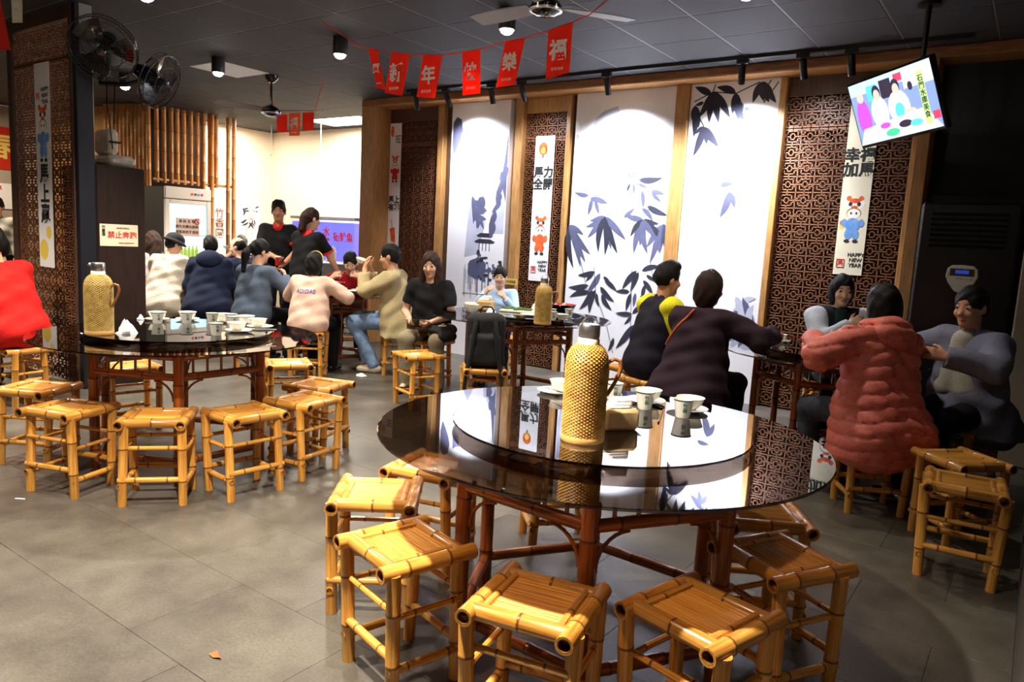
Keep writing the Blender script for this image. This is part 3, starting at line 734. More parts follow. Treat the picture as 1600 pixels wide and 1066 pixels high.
make_table(TF, R(-95), 'round glass table where the woman in the coral jacket sits', sc=.85)
make_table(T4, R(-40), 'round table in front of the drinks fridge', full=False, sc=.7)
make_table(T5, R(-50), 'round table in front of the blue fish tank', full=False, sc=.68)

def quad_stool(c, ang, label, group, seed): return make_stool(c, R(ang), label, group, seed=seed)
GL = 'stools round the table with the pale flask'; LL = 'honey coloured bamboo stool drawn up to the table with the pale flask'
GR = 'stools round the table with the tall wicker flask'; LR_ = 'varnished bamboo stool drawn up to the table with the tall wicker flask'
def from_corners(pts):
    c = sum((Vector(p) for p in pts), Vector((0, 0))) / len(pts); return c
stools = [
    # left table
    ((-3.61, 1.975), 48, LL, GL), ((-4.06, 1.745), 20, LL, GL), ((-4.66, 1.83), 30, LL, GL), ((-3.40, 2.345), 85, LL, GL), ((-3.44, 2.78), 98, LL, GL),
    ((-3.72, 3.12), 108, LL, GL), ((-4.47, 3.45), 58, LL, GL), ((-5.0, 2.55), 80, LL, GL),
    # right table
    ((-1.985, 1.955), 38, LR_, GR), ((-1.57, 1.68), -15, LR_, GR), ((-1.035, 1.65), 12, LR_, GR), ((-.655, 1.905), -14, LR_, GR),
    ((-.59, 2.45), -30, LR_, GR), ((-.77, 2.82), 32, LR_, GR), ((-2.06, 2.36), 14, LR_, GR), ((-1.75, 2.93), 45, LR_, GR),
    ((-.165, 3.90), 5, 'small bamboo stool standing alone in front of another by the right wall', None),
    ((-.215, 4.40), 47, 'bamboo stool by the right wall, set turned behind a smaller stool', None),
    ((-.665, 4.60), 30, 'bamboo stool under the woman in the coral padded jacket', None),
    ((-4.19, 4.55), -20, 'empty pale bamboo stool standing in the aisle before the woman in black', None),
    ((-4.68, 5.27), 10, 'bamboo stool under the woman in the black T-shirt', None),
    ((-3.42, 4.48), 42, 'bamboo stool carrying the black backpack', None),
    ((-2.72, 5.55), 70, 'bamboo stool between the wall panel and the man in the yellow sleeved polo', None),
    ((-5.31, 5.46), 50, 'bamboo stool under the man in the beige jacket', None),
    ((-6.16, 2.3), 10, 'bamboo stool under the man in the red T-shirt', None),
    ((-6.7, 2.52), 10, 'bamboo stool under the child in the dark shirt by the lattice', None),
    ((-8.6, 4.82), 50, 'bamboo stool under the person in the cream fleece coat', None),
    ((-8.0, 5.02), 60, 'bamboo stool under the person in the dark navy jacket', None),
    ((-6.53, 4.58), 60, 'bamboo stool under the woman in the grey sweater', None),
    ((-5.75, 4.67), 40, 'bamboo stool under the girl in the pale pink sweatshirt', None),
    ((-2.37, 5.16), 75, 'bamboo stool under the man in the yellow sleeved polo', None),
    ((-1.87, 4.81), 60, 'bamboo stool under the woman in the plum jacket', None),
    ((-1.3, 6.3), 0, 'bamboo stool under the person in the varsity jacket', None),
    ((-.27, 5.28), 60, 'bamboo stool under the man in the grey jacket', None),
    ((-4.46, 6.05), 20, 'bamboo stool under the child in the pale blue shirt', None),
    ((-6.72, 6.10), 60, 'bamboo stool under the person in the red and black shirt', None),
    ((-8.15, 5.6), 80, 'bamboo stool under the balding man in navy', None),
    ((-9.3, 6.38), 40, 'bamboo stool under the grey haired man lifting a bowl', None),
    ((-9.12, 4.97), 40, 'bamboo stool under the long haired woman by the fridge', None),
]
ORD = ['first', 'second', 'third', 'fourth', 'fifth', 'sixth', 'seventh', 'eighth']
for g, idx, s_ in ((GL, (7, 2, 1, 0, 3, 4, 5, 6), 'bamboo stool round the pale flask table, counted from the lattice pillar'),
                   (GR, (15, 14, 8, 9, 10, 11, 12, 13), 'bamboo stool round the tall flask table, counted from the woman in black')):
    for n_, k in enumerate(idx): stools[k] = (stools[k][0], stools[k][1], ORD[n_] + ' ' + s_, g)
for k, (c, a, l, g) in enumerate(stools): make_stool(c, R(a), l, g, seed=k)

# ================================================================== wicker vacuum flasks
def flask_meshes(mt):
    d = {}
    prof = [(.060, .012), (.0665, .02), (.0665, .235), (.0655, .255), (.061, .275), (.052, .292), (.040, .303), (.034, .308)]
    # arc-length resample
    pts = []
    for (r0, z0), (r1, z1) in zip(prof, prof[1:]):
        n = max(2, int(math.hypot(r1 - r0, z1 - z0) / .0026))
        pts += [(r0 + (r1 - r0) * k / n, z0 + (z1 - z0) * k / n) for k in range(n)]
    pts.append(prof[-1])
    seg = 96; ns = 24; b = MB(); vs = []; fs = []
    for i, (r, z) in enumerate(pts):
        for k in range(seg):
            a = 2 * PI * k / seg; row = i // 2
            w = .0029 * math.cos(ns * a + PI * (row % 2)) * (1 if i % 2 == 0 else .35) + (.0008 if i % 2 == 0 else -.0012)
            vs.append(((r + w) * math.cos(a), (r + w) * math.sin(a), z))
    for i in range(len(pts) - 1):
        for k in range(seg): fs.append((i * seg + k, i * seg + (k + 1) % seg, (i + 1) * seg + (k + 1) % seg, (i + 1) * seg + k))
    b.add(vs, fs); d['body'] = b.mesh('wicker_body', mt, 60)
    b = MB(); b.lathe([(0, 0), (.067, 0), (.069, .004), (.069, .018), (.066, .022), (.06, .022)], 40, capb=False); d['base'] = b.mesh('base_ring', 'wicker_base')
    b = MB(); b.lathe([(.034, .3), (.034, .322), (.031, .326), (.03, .33)], 28, capb=False); d['neck'] = b.mesh('neck', 'porcelain')
    b = MB(); b.lathe([(.031, .326), (.033, .33), (.033, .362), (.030, .368), (.0, .37)], 28, capb=False); d['cap'] = b.mesh('cap', 'chrome')
    b = MB(); b.tube([(.034, 0, .35)] + [(.034 * math.cos(a), 0, .352 + .04 * math.sin(a)) for a in [PI * k / 12 for k in range(1, 12)]] + [(-.034, 0, .35)], .0025, 6); d['bail'] = b.mesh('bail', 'chrome')
    b = MB(); b.tube([(.066, 0, .25), (.085, 0, .262), (.103, 0, .255), (.108, 0, .235), (.10, 0, .205), (.085, 0, .175), (.068, 0, .145)], .0065, 8); d['handle'] = b.mesh('handle', 'wood_handle')
    b = MB(); b.tube([(.033, 0, .352), (.045, 0, .358), (.052, 0, .352)], [.008, .007, .004], 8); d['spout'] = b.mesh('spout', 'chrome')
    return d
FM = {'a': flask_meshes('wicker'), 'b': flask_meshes('wicker_yellow')}
def flask(loc, rz, label, kind='a', sc=1.0, spout=False):
    t = thing('wicker_flask', label, 'flask', loc, rz); t.scale = (sc, sc, sc); d = FM[kind]
    inst('body', d['body'], t); inst('base_ring', d['base'], t); inst('neck', d['neck'], t); c = inst('cap', d['cap'], t)
    inst('handle', d['handle'], t)
    if spout: inst('spout', d['spout'], c, rot=(0, 0, PI))
    else: inst('bail', d['bail'], c, rot=(0, 0, .5))
flask((-1.147, 2.045, ZS), R(40), 'tall honey wicker flask with metal cap on the turntable', 'a', 1.03)
flask((-4.165, 1.955, ZS), R(35), 'pale yellow wicker flask with looped handle and spout', 'b', 1.06, True)
flask((-3.09, 4.76, ZS), R(35), 'yellow wicker flask among the dishes by the large black bowl', 'b', .98)

# ================================================================== porcelain
def ware():
    d = {}
    b = MB(); b.lathe([(.0, .002), (.024, 0), (.027, .004), (.037, .068), (.0385, .071), (.036, .071), (.034, .066), (.024, .008), (0, .008)], 28, capb=False); d['cup'] = b.mesh('cup_body', 'porcelain')
    b = MB(); b.lathe([(.0374, .066), (.0388, .0685), (.0388, .0705), (.0378, .0712)], 28, capb=False); d['rim'] = b.mesh('rim', 'porcelain_rim')
    b = MB(); b.lathe([(0, .002), (.024, 0), (.026, .006), (.045, .022), (.054, .046), (.0555, .048), (.053, .047), (.043, .025), (.02, .012), (0, .011)], 32, capb=False); d['bowl'] = b.mesh('bowl', 'porcelain')
    b = MB(); b.lathe([(0, .002), (.04, 0), (.05, .004), (.08, .013), (.081, .0145), (.078, .0145), (.05, .008), (0, .007)], 36, capb=False); d['plate'] = b.mesh('plate', 'porcelain')
    b = MB(); b.tube([(0, 0, .002), (.05, 0, .004), (.1, 0, .004), (.13, 0, .003)], [.003, .0028, .003, .003], 6); b.lathe([(0, -.002), (.012, .0), (.017, .006), (.0, .004)], 12, c=(-.012, 0, 0), capb=False); d['spoon'] = b.mesh('spoon', 'chrome')
    b = MB(); b.tube([(0, 0, .003), (.22, 0, .003)], [.0028, .0036], 6); d['stick'] = b.mesh('chopstick', 'gloss_black'); d['stick_red'] = b.mesh('chopstick', 'red_lacquer')
    return d
WM = ware()
# printed bamboo mark wrapped on the cup wall
def cup_print():
    b = MB(); me = text_mesh('竹\n香', .019, .02)
    b.v = [tuple(v.co) for v in me.vertices]; b.f = [tuple(p.vertices) for p in me.polygons]; b.m = [0] * len(b.f)
    out = []
    for x, y, z in b.v:
        h = .04 + y; r = .027 + (.037 - .027) * (h - .004) / .064 + .0006 + (z * .3); a = x / .033; out.append((r * math.cos(a), r * math.sin(a), h))
    b.v = out; return b.mesh('printed_mark', 'print_green', 0)
PM = cup_print()
def cup(x, y, label, group=None, z=ZS, face=None):
    a = math.atan2(-y, -x) if face is None else face
    t = thing('tea_cup', label, 'cup', (x, y, z), a + .25, group)
    inst('cup_body', WM['cup'], t); inst('rim', WM['rim'], t); inst('printed_mark', PM, t); return t
def bowl(x, y, label, group=None, z=ZS, sc=1.0):
    o = inst('rice_bowl', WM['bowl'], None, (x, y, z), scale=(sc, sc, sc)); tag(o, label, 'bowl', group); return o
def plate(x, y, label, group=None, z=ZS, sc=1.0):
    o = inst('saucer', WM['plate'], None, (x, y, z), scale=(sc, sc, 1)); tag(o, label, 'plate', group); return o
def loose(name, key, x, y, rz, label, cat, z=ZS, group=None, tilt=0):
    o = inst(name, WM[key], None, (x, y, z), (0, tilt, rz)); tag(o, label, cat, group); return o
def tissue_heap(x, y, label, z=ZS, s=.05, seed=1):
    rn = random.Random(seed); b = MB(); n = 14; vs = []; fs = []
    for i in range(6):
        for k in range(n):
            a = 2 * PI * k / n; r = s * (1.05 - i * .17) * (1 + .25 * rn.uniform(-1, 1)); vs.append((r * math.cos(a), r * math.sin(a), s * .28 * i * (1 + .2 * rn.uniform(-1, 1)) if i else 0))
    for i in range(5):
        for k in range(n): fs.append((i * n + k, i * n + (k + 1) % n, (i + 1) * n + (k + 1) % n, (i + 1) * n + k))
    fs.append(tuple(5 * n + k for k in range(n))); fs.append(tuple(range(n - 1, -1, -1)))
    b.add(vs, fs); o = b.obj('crumpled_tissue', 'tissue'); o.location = (x, y, z); tag(o, label, 'tissue'); return o
def napkin_box(x, y, rz, label, z=ZS, s=1.0):
    t = thing('napkin_pack', label, 'napkins', (x, y, z), rz); t.scale = (s, s, s)
    b = MB(); b.bbox((-.065, -.04, 0), (.065, .04, .075), .012); b.obj('wrapper', 'kraft', t)
    b = MB(); rn = random.Random(2)
    for k in range(3): b.bbox((-.05 + k * .012, -.028 + k * .004, .074), (.03 + k * .006, .026, .085 + .012 * k), .006)
    b.obj('napkins', 'tissue', t); return t

# right table
napkin_box(-1.135, 2.27, R(52), 'kraft wrapped pack of white napkins beside the tall wicker flask')
cup(-1.205, 2.63, 'white tea cup with green rim in front of a rice bowl, nearest the napkin pack')
plate(-1.255, 2.745, 'white saucer under the bowl behind the middle tea cup of the wicker flask table')
bowl(-1.245, 2.745, 'white rice bowl behind the middle tea cup of the wicker flask table', z=ZS + .009)
cup(-1.04, 2.615, 'white tea cup with printed mark, farthest from the wicker flask')
plate(-1.07, 2.735, 'white saucer beneath the bowl farthest from the wicker flask')
bowl(-1.06, 2.735, 'white rice bowl on a saucer farthest from the wicker flask', z=ZS + .009)
cup(-1.375, 2.69, 'white tea cup half hidden behind the tall wicker flask')
plate(-1.61, 2.61, 'white saucer holding a metal spoon beside the tall wicker flask', sc=.95)
bowl(-1.585, 2.625, 'white rice bowl on the spoon saucer by the wicker flask', z=ZS + .009)
loose('metal_spoon', 'spoon', -1.635, 2.585, R(-30), 'metal spoon laid across the saucer by the wicker flask', 'spoon', ZS + .016, tilt=-.08)
loose('chopstick', 'stick', -1.35, 2.775, R(-25), 'black chopstick lying beside the printed cup by the napkins', 'chopstick')
loose('chopstick', 'stick', -1.14, 2.66, R(-70), 'black chopstick lying between two tea cups of the wicker flask table', 'chopstick')
# left table
GLC = 'cups on the pale flask table'; GLB = 'bowls on the pale flask table'
tissue_heap(-4.13, 2.085, 'crumpled white tissue beside the pale flask', s=.05)
tissue_heap(-4.65, 2.44, 'small crumpled tissue on the saucer of the pale flask table', s=.022, seed=4)
GLN = [(-4.43, 2.43), (-4.35, 2.575), (-4.25, 2.69), (-4.16, 2.765), (-4.04, 2.70), (-3.80, 2.43)]
for x, y in ((-4.43, 2.43), (-4.35, 2.575), (-4.25, 2.69), (-4.16, 2.765), (-4.04, 2.70), (-3.80, 2.43)):
    cup(x, y, ORD[GLN.index((x, y))] + ' dark rimmed tea cup counted from the pale flask', GLC)
for n_, (x, y) in enumerate(((-4.56, 2.50), (-4.49, 2.665), (-4.3, 2.80), (-4.14, 2.86))):
    bowl(x, y, ORD[n_] + ' rice bowl behind the tea cups, counted from the pale flask', GLB)
    plate(x, y, ORD[n_] + ' saucer under the rice bowls, counted from the pale flask', 'saucers on the pale flask table', ZS, .9); 
for o in [q for q in col.objects if q.get('group') == GLB]: o.location.z = ZS + .009
plate(-3.86, 2.62, 'white saucer with a bowl and spoon near the edge of the pale flask turntable'); bowl(-3.875, 2.615, 'white rice bowl on the saucer with the dark spoon', z=ZS + .009)
plate(-3.95, 2.83, 'white plate under the bowl at the rim of the pale flask turntable'); bowl(-3.965, 2.825, 'white rice bowl at the rim of the pale flask turntable', z=ZS + .009)
loose('metal_spoon', 'spoon', -3.80, 2.68, R(50), 'dark metal spoon on the saucer of the pale flask table', 'spoon', ZS + .016)

# ================================================================== people: smooth implicit bodies meshed with surface nets
def V3(*a): return np.array(a, float)
class SDF:
    def __init__(s): s.pr = []
    def add(s, fn, lo, hi, k=.02, op='u'): s.pr.append((fn, np.array(lo, float), np.array(hi, float), k, op))
    def cone(s, a, b, ra, rb, k=.02, cuts=(), op='u'):
        a = np.array(a, float); b = np.array(b, float); ba = b - a; L2 = ba @ ba + 1e-12
        cuts = [(np.array(q, float), np.array(n, float) / np.linalg.norm(n)) for q, n in cuts]
        def fn(X, Y, Z):
            t = np.clip(((X - a[0]) * ba[0] + (Y - a[1]) * ba[1] + (Z - a[2]) * ba[2]) / L2, 0, 1)
            d = np.sqrt((X - a[0] - t * ba[0]) ** 2 + (Y - a[1] - t * ba[1]) ** 2 + (Z - a[2] - t * ba[2]) ** 2) - (ra + (rb - ra) * t)
            for q, n in cuts: d = np.maximum(d, (X - q[0]) * n[0] + (Y - q[1]) * n[1] + (Z - q[2]) * n[2])
            return d
        r = max(ra, rb); s.add(fn, np.minimum(a, b) - r, np.maximum(a, b) + r, k, op)
    def ell(s, c, r, rot=None, k=.02, op='u'):
        c = np.array(c, float); r = np.array(r, float); Rm = np.eye(3) if rot is None else rot
        def fn(X, Y, Z):
            x, y, z = X - c[0], Y - c[1], Z - c[2]
            q = [Rm[0, i] * x + Rm[1, i] * y + Rm[2, i] * z for i in range(3)]
            k0 = np.sqrt(sum((q[i] / r[i]) ** 2 for i in range(3))) + 1e-9; k1 = np.sqrt(sum((q[i] / r[i] ** 2) ** 2 for i in range(3))) + 1e-9
            return k0 * (k0 - 1) / k1
        m = r.max(); s.add(fn, c - m, c + m, k, op)
    def rbox(s, c, half, rad, rot=None, k=.01, op='u'):
        c = np.array(c, float); h = np.array(half, float) - rad; Rm = np.eye(3) if rot is None else rot
        def fn(X, Y, Z):
            x, y, z = X - c[0], Y - c[1], Z - c[2]
            q = [np.abs(Rm[0, i] * x + Rm[1, i] * y + Rm[2, i] * z) - h[i] for i in range(3)]
            return np.sqrt(sum(np.maximum(w, 0) ** 2 for w in q)) + np.minimum(np.maximum(np.maximum(q[0], q[1]), q[2]), 0) - rad
        m = np.linalg.norm(half); s.add(fn, c - m, c + m, k, op)
    def mesh(s, name, m, h=.01, warp=None, parent=None):
        us = [p for p in s.pr if p[4] == 'u']
        lo = np.min([p[1] for p in us], 0) - 3 * h; hi = np.max([p[2] for p in us], 0) + 3 * h
        n = np.ceil((hi - lo) / h).astype(int) + 1
        ax = [lo[i] + h * np.arange(n[i]) for i in range(3)]
        D = np.full(n, 1.0, np.float32)
        for fn, a, b, k, op in s.pr:
            if np.isinf(a).any(): i0 = np.zeros(3, int); i1 = n
            else:
                e = k + 3 * h; i0 = np.clip(np.floor((a - e - lo) / h).astype(int), 0, n); i1 = np.clip(np.ceil((b + e - lo) / h).astype(int) + 1, 0, n)
            if (i1 <= i0).any(): continue
            sl = tuple(slice(i0[i], i1[i]) for i in range(3))
            X, Y, Z = np.meshgrid(ax[0][sl[0]], ax[1][sl[1]], ax[2][sl[2]], indexing='ij', sparse=True)
            d = fn(X, Y, Z).astype(np.float32); o = D[sl]
            if op == 'u': q = np.maximum(k - np.abs(o - d), 0) / k; D[sl] = np.minimum(o, d) - q * q * k * .25
            elif op == 's': q = np.maximum(k - np.abs(o + d), 0) / k; D[sl] = np.maximum(o, -d) + q * q * k * .25
            else: D[sl] = np.maximum(o, d)
        if warp:
            X, Y, Z = np.meshgrid(*ax, indexing='ij', sparse=True)
            near = np.abs(D) < .06
            D = np.where(near, D + warp(X, Y, Z), D)
        v, f = surface_nets(D, lo, h)
        me = bpy.data.meshes.new(name)
        me.vertices.add(len(v)); me.vertices.foreach_set('co', v.astype(np.float32).ravel())
        me.loops.add(len(f) * 4); me.loops.foreach_set('vertex_index', f.astype(np.int32).ravel())
        me.polygons.add(len(f)); me.polygons.foreach_set('loop_start', np.arange(0, len(f) * 4, 4, dtype=np.int32))
        me.polygons.foreach_set('use_smooth', np.ones(len(f), bool))
        me.materials.append(M(m) if isinstance(m, str) else m); me.update(calc_edges=True); me.validate()
        o = bpy.data.objects.new(name, me); col.objects.link(o); o.parent = parent
        return o
def surface_nets(D, lo, h):
    S = D < 0; n = np.array(D.shape)
    cnt = np.zeros(n - 1, np.int8)
    C = [(i, j, k) for i in (0, 1) for j in (0, 1) for k in (0, 1)]
    for i, j, k in C: cnt += S[i:n[0] - 1 + i, j:n[1] - 1 + j, k:n[2] - 1 + k]
    act = np.argwhere((cnt > 0) & (cnt < 8))
    vals = {c: D[act[:, 0] + c[0], act[:, 1] + c[1], act[:, 2] + c[2]] for c in C}
    P = np.zeros((len(act), 3)); W = np.zeros(len(act))
    for c in C:
        for a in range(3):
            if c[a] == 0:
                e = list(c); e[a] = 1; va, vb = vals[c], vals[tuple(e)]
                x = (va < 0) != (vb < 0); t = np.where(x, va / np.where(x, va - vb, 1), 0)
                p = np.tile(np.array(c, float), (len(act), 1)); p[:, a] = t
                P += p * x[:, None]; W += x
    v = lo + h * (act + P / W[:, None])
    idx = np.full(n - 1, -1, np.int64); idx[tuple(act.T)] = np.arange(len(act))
    F = []
    for a in range(3):
        b, c = (a + 1) % 3, (a + 2) % 3
        s0 = [slice(None)] * 3; s1 = [slice(None)] * 3; s0[a] = slice(0, -1); s1[a] = slice(1, None)
        A, B = S[tuple(s0)], S[tuple(s1)]
        e = np.argwhere(A != B); e = e[(e[:, b] > 0) & (e[:, c] > 0) & (e[:, b] < n[b] - 1) & (e[:, c] < n[c] - 1)]
        ins = A[tuple(e.T)]
        def g(db, dc):
            q = e.copy(); q[:, b] -= db; q[:, c] -= dc; return idx[tuple(q.T)]
        q = np.stack([g(1, 1), g(0, 1), g(0, 0), g(1, 0)], 1)
        q[~ins] = q[~ins][:, ::-1]; F.append(q)
    F = np.concatenate(F); F = F[(F >= 0).all(1)]
    return v, F

def rotm(yaw=0, pitch=0, roll=0):
    # yaw about z (left +), pitch forward/down +, roll to the right +
    cy, sy = math.cos(R(yaw)), math.sin(R(yaw)); cp, sp = math.cos(R(-pitch)), math.sin(R(-pitch)); cr, sr = math.cos(R(roll)), math.sin(R(roll))
    Z = np.array([[cy, -sy, 0], [sy, cy, 0], [0, 0, 1]]); X = np.array([[1, 0, 0], [0, cp, -sp], [0, sp, cp]]); Y = np.array([[cr, 0, sr], [0, 1, 0], [-sr, 0, cr]])
    return Z @ X @ Y
def unit(v): v = np.array(v, float); return v / (np.linalg.norm(v) + 1e-9)
def ik(S, W, l1, l2, pole):
    d = W - S; L = np.linalg.norm(d)
    if L > (l1 + l2) * .995: W = S + d / L * (l1 + l2) * .995; d = W - S; L = np.linalg.norm(d)
    x = d / L; a = (l1 ** 2 - l2 ** 2 + L ** 2) / (2 * L); hh = math.sqrt(max(l1 ** 2 - a ** 2, 1e-6))
    p = np.array(pole, float); p = unit(p - (p @ x) * x)
    return S + x * a + p * hh, W

for nm, c in (('skin_light', (226, 178, 148)), ('skin_tan', (206, 150, 114)), ('skin_mid', (216, 164, 130))): mat(nm, c, .5, noise=.05, nscale=12)
mat('hair_black', (14, 11, 11), .6, spec=.25, bump=.35, bscale=70, stretch=(6, 6, .8)); mat('hair_brown', (50, 31, 22), .6, spec=.25, bump=.35, bscale=70, stretch=(6, 6, .8))
mat('hair_grey', (96, 92, 90), .55, bump=.35, bscale=70, stretch=(6, 6, .8))
mat('eye_white', (236, 232, 226), .25); mat('eye_dark', (24, 16, 12), .15); mat('lip', (176, 96, 84), .45)
eb = MB(); eb.lathe([(0, .0125)] + [(.0125 * math.sin(a), .0125 * math.cos(a)) for a in [PI * k / 10 for k in range(1, 10)]] + [(0, -.0125)], 14, capb=False)
eb.lathe([(.0088, .0092), (.006, .0116), (.003, .0131), (.0, .0134)], 12, mi=1, capb=False)
EYE = eb.mesh('eye', ['eye_white', 'eye_dark'])
bb = MB(); bb.tube([(-.016, 0, -.002), (0, .003, .003), (.016, 0, -.003)], [.0022, .0034, .002], 6)
BROW = {k: bb.mesh('eyebrow', k) for k in ('hair_black', 'hair_brown', 'hair_grey')}
lb = MB(); lb.tube([(-.021, -.006, 0), (-.01, .001, .001), (0, .003, -.0005), (.01, .001, .001), (.021, -.006, 0)], [.002, .0045, .005, .0045, .002], 8)
LIP = lb.mesh('mouth', 'lip')

def fabric(name, c, rough=.85, nscale=90, noise=.12, bump=.25, bscale=220, c2=None): return mat(name, c, rough, noise=noise, nscale=nscale, bump=bump, bscale=bscale, rgb2=c2, spec=.25)

def person(label, loc, face, pose='sit', lean=10, side=0, twist=0, head=(0, 0, 0), hands=None, hair='short', haircol='hair_black', skin='skin_light',
           top='cloth', sleeve='long', loose=.016, hem=.10, wrinkle=.006, puffer=False, collar=None, pants='cloth_dark', shorts=False, shoes='gloss_black',
           scale=1.0, vox=.011, seat=.452, curl=35, drape=0.0, knees=None, feet=None, faced=True, z=0.0, hood=None, cuffs=None, sleevemat=None, name='person'):
    root = thing(name, label, 'person', (loc[0], loc[1], z), math.atan2(face[1], face[0]) - PI / 2)
    root.scale = (scale,) * 3
    seat = seat / scale
    up = np.array([0, 0, 1.0])
    t = rotm(0, lean, side) @ up
    hip = V3(0, 0, seat + .112) if pose == 'sit' else V3(0, 0, .93)
    Tw = rotm(twist, lean, side)
    rx, fy = Tw @ V3(1, 0, 0), Tw @ V3(0, 1, 0)
    chest = hip + t * .29; neck = hip + t * .47
    Hm = rotm(twist + head[0], head[1], head[2])
    hc = neck + t * .045 + Hm @ V3(0, .012, .115)
    body = SDF(); gt = SDF(); pt = SDF(); sl = SDF() if sleevemat else gt
    # torso
    for s in (-1, 1):
        body.cone(hip + rx * .06 * s, chest + rx * .065 * s, .095, .092, .04)
        gt.cone(hip + rx * .062 * s - t * (.02 + drape), chest + rx * .068 * s, .105 + loose * 1.5, .098 + loose, .05)
    body.cone(neck - t * .055 - rx * .13, neck - t * .055 + rx * .13, .055, .055, .05)
    gt.cone(neck - t * .06 - rx * .135, neck - t * .06 + rx * .135, .057 + loose * .8, .057 + loose * .8, .06)
    body.cone(neck - t * .06, hc + Hm @ V3(0, -.012, -.06), .056, .05, .03)
    body.ell(hip, (.15, .115, .115), None, .04)
    if pose == 'sit': gt.ell(hip + V3(0, .0, -.0), (.165 + loose, .135 + loose, .12 + loose), None, .05)
    else: gt.ell(hip, (.155 + loose, .118 + loose, .13), None, .05)
    # head
    def H(x, y, zz): return hc + Hm @ V3(x, y, zz)
    body.ell(H(0, -.008, .018), (.073, .091, .096), Hm, .02); body.ell(H(0, .022, -.052), (.055, .064, .072), Hm, .03)
    body.ell(H(0, .066, -.096), (.022, .02, .018), Hm, .03)
    body.cone(H(0, .082, .006), H(0, .102, -.030), .009, .0135, .012)
    for s in (-1, 1):
        body.ell(H(.076 * s, -.008, -.012), (.011, .02, .031), Hm, .01)
        body.ell(H(.032 * s, .098, .006), (.019, .016, .012), Hm, .015, 's')
        body.ell(H(.036 * s, .07, -.03), (.022, .018, .02), Hm, .02)
    # arms
    hands = hands or {}
    cuts_end = {}
    for s, nm in ((1, 'R'), (-1, 'L')):
        sh = neck - t * .055 + rx * .165 * s
        spec = hands.get(nm) or ((.16 * s, .30, seat + .13) if pose == 'sit' else (.22 * s, .08, .72))
        tgt = np.array(spec[:3], float); pole = spec[3] if len(spec) > 3 else (.5 * s, -.5, -1)
        pn = spec[4] if len(spec) > 4 else None; crl = spec[5] if len(spec) > 5 else curl
        el, wr = ik(sh, tgt, .275, .245, pole)
        body.cone(sh, el, .046, .038, .03); body.cone(el, wr, .037, .026, .012)
        fd = unit(wr - el); ud = unit(el - sh)
        r0 = .052 + loose * .8 + (.016 if sleevemat else 0); r1 = .044 + loose * .8 + (.016 if sleevemat and sleeve == 'short' else 0)
        if sleeve == 'long':
            sl.cone(sh + (unit(el - sh) * .03 if sleevemat else 0), el, r0, r1, .04)
            sl.cone(el, wr + fd * .02, r1, .034 + loose * .55, .015, [(wr + fd * .005, fd)])
        else:
            q = sh + (el - sh) * .70; sl.cone(sh, el, r0, r1 + .008, .04, [(q, ud)])
            if cuffs: cuts_end[nm] = (q, ud, sh, el, r0, r1)
        # hand
        pn = unit(pn) if pn is not None else unit(np.cross(fd, V3(0, 0, 1)) * -s + V3(0, 0, -.3)); pn = unit(pn - (pn @ fd) * fd)
        sd = np.cross(pn, fd) * s * -1     # towards the thumb side
        for q in (-.018, .0, .018): body.cone(wr + fd * .005 + sd * q * .7, wr + fd * .08 + sd * q * 1.25, .016, .0135, .014)
        for q, L in ((.031, .066), (.0105, .074), (-.0105, .068), (-.030, .054)):
            b0 = wr + fd * .083 + sd * q
            d1 = fd * math.cos(R(crl)) + pn * math.sin(R(crl)); d2 = fd * math.cos(R(crl * 2.1)) + pn * math.sin(R(crl * 2.1))
            b1 = b0 + d1 * L * .52; b2 = b1 + d2 * L * .5
            body.cone(b0 - d1 * .01, b1, .0092, .0086, .004); body.cone(b1, b2, .0086, .0072, .004)
        tb0 = wr + fd * .025 + sd * .026; tb1 = tb0 + unit(fd * .7 + sd * .62 + pn * .35) * .045; tb2 = tb1 + unit(fd * .9 + pn * .45 + sd * .1) * .032
        body.cone(tb0, tb1, .0125, .0105, .012); body.cone(tb1, tb2, .0102, .0082, .005)
    # legs
    for s in (-1, 1):
        if pose == 'sit':
            hj = hip + V3(.085 * s, .03, -.01); kn = V3(*(knees[0 if s < 0 else 1] if knees else (.12 * s, .42, seat + .05))); an = V3(*(feet[0 if s < 0 else 1] if feet else (.12 * s, .40, .075)))
        else: hj = hip + V3(.085 * s, 0, -.03); kn = V3(.095 * s, .02, .50); an = V3(.10 * s, -.02, .085)
        body.cone(hj, kn, .08, .054, .03); body.cone(kn, an, .052, .036, .02)
        pt.cone(hj, kn, .095, .072, .04)
        if shorts: pt.pr.pop(); pt.cone(hj, kn, .098, .085, .04, [(hj + (kn - hj) * .85, unit(kn - hj))])
        else: pt.cone(kn, an, .070, .058, .03, [(an + V3(0, 0, -.02), unit(an - kn))])
        fdir = unit(V3(.15 * s, 1, 0)) if feet is None else unit(V3(an[0] - kn[0] + .05 * s, 1.0, 0))
        body.cone(an, an + fdir * .11 - up * .035, .032, .024, .02)
        sh_ = SDF(); a0 = an * [1, 1, 0] + V3(0, 0, .038)
        sh_.cone(a0 - fdir * .045, a0 + fdir * .15 - up * .008, .040, .032, .02, [((0, 0, .002), (0, 0, -1))]); sh_.cone(an * [1, 1, 0] + V3(0, 0, .07), a0, .042, .042, .02)
        sh_.mesh('shoe', shoes, max(vox, .012), None, root)
    pt.ell(hip, (.165, .13, .125), None, .05)
    body.mesh('body', skin, vox, None, root)
    pt.mesh('trousers', pants, max(vox, .012), (lambda X, Y, Z: .004 * np.sin(40 * Z + 15 * X) * np.sin(25 * Y + 11 * X)), root)
    # neck opening and hem
    nq = neck + t * (.012 if not collar else .02); nn = t
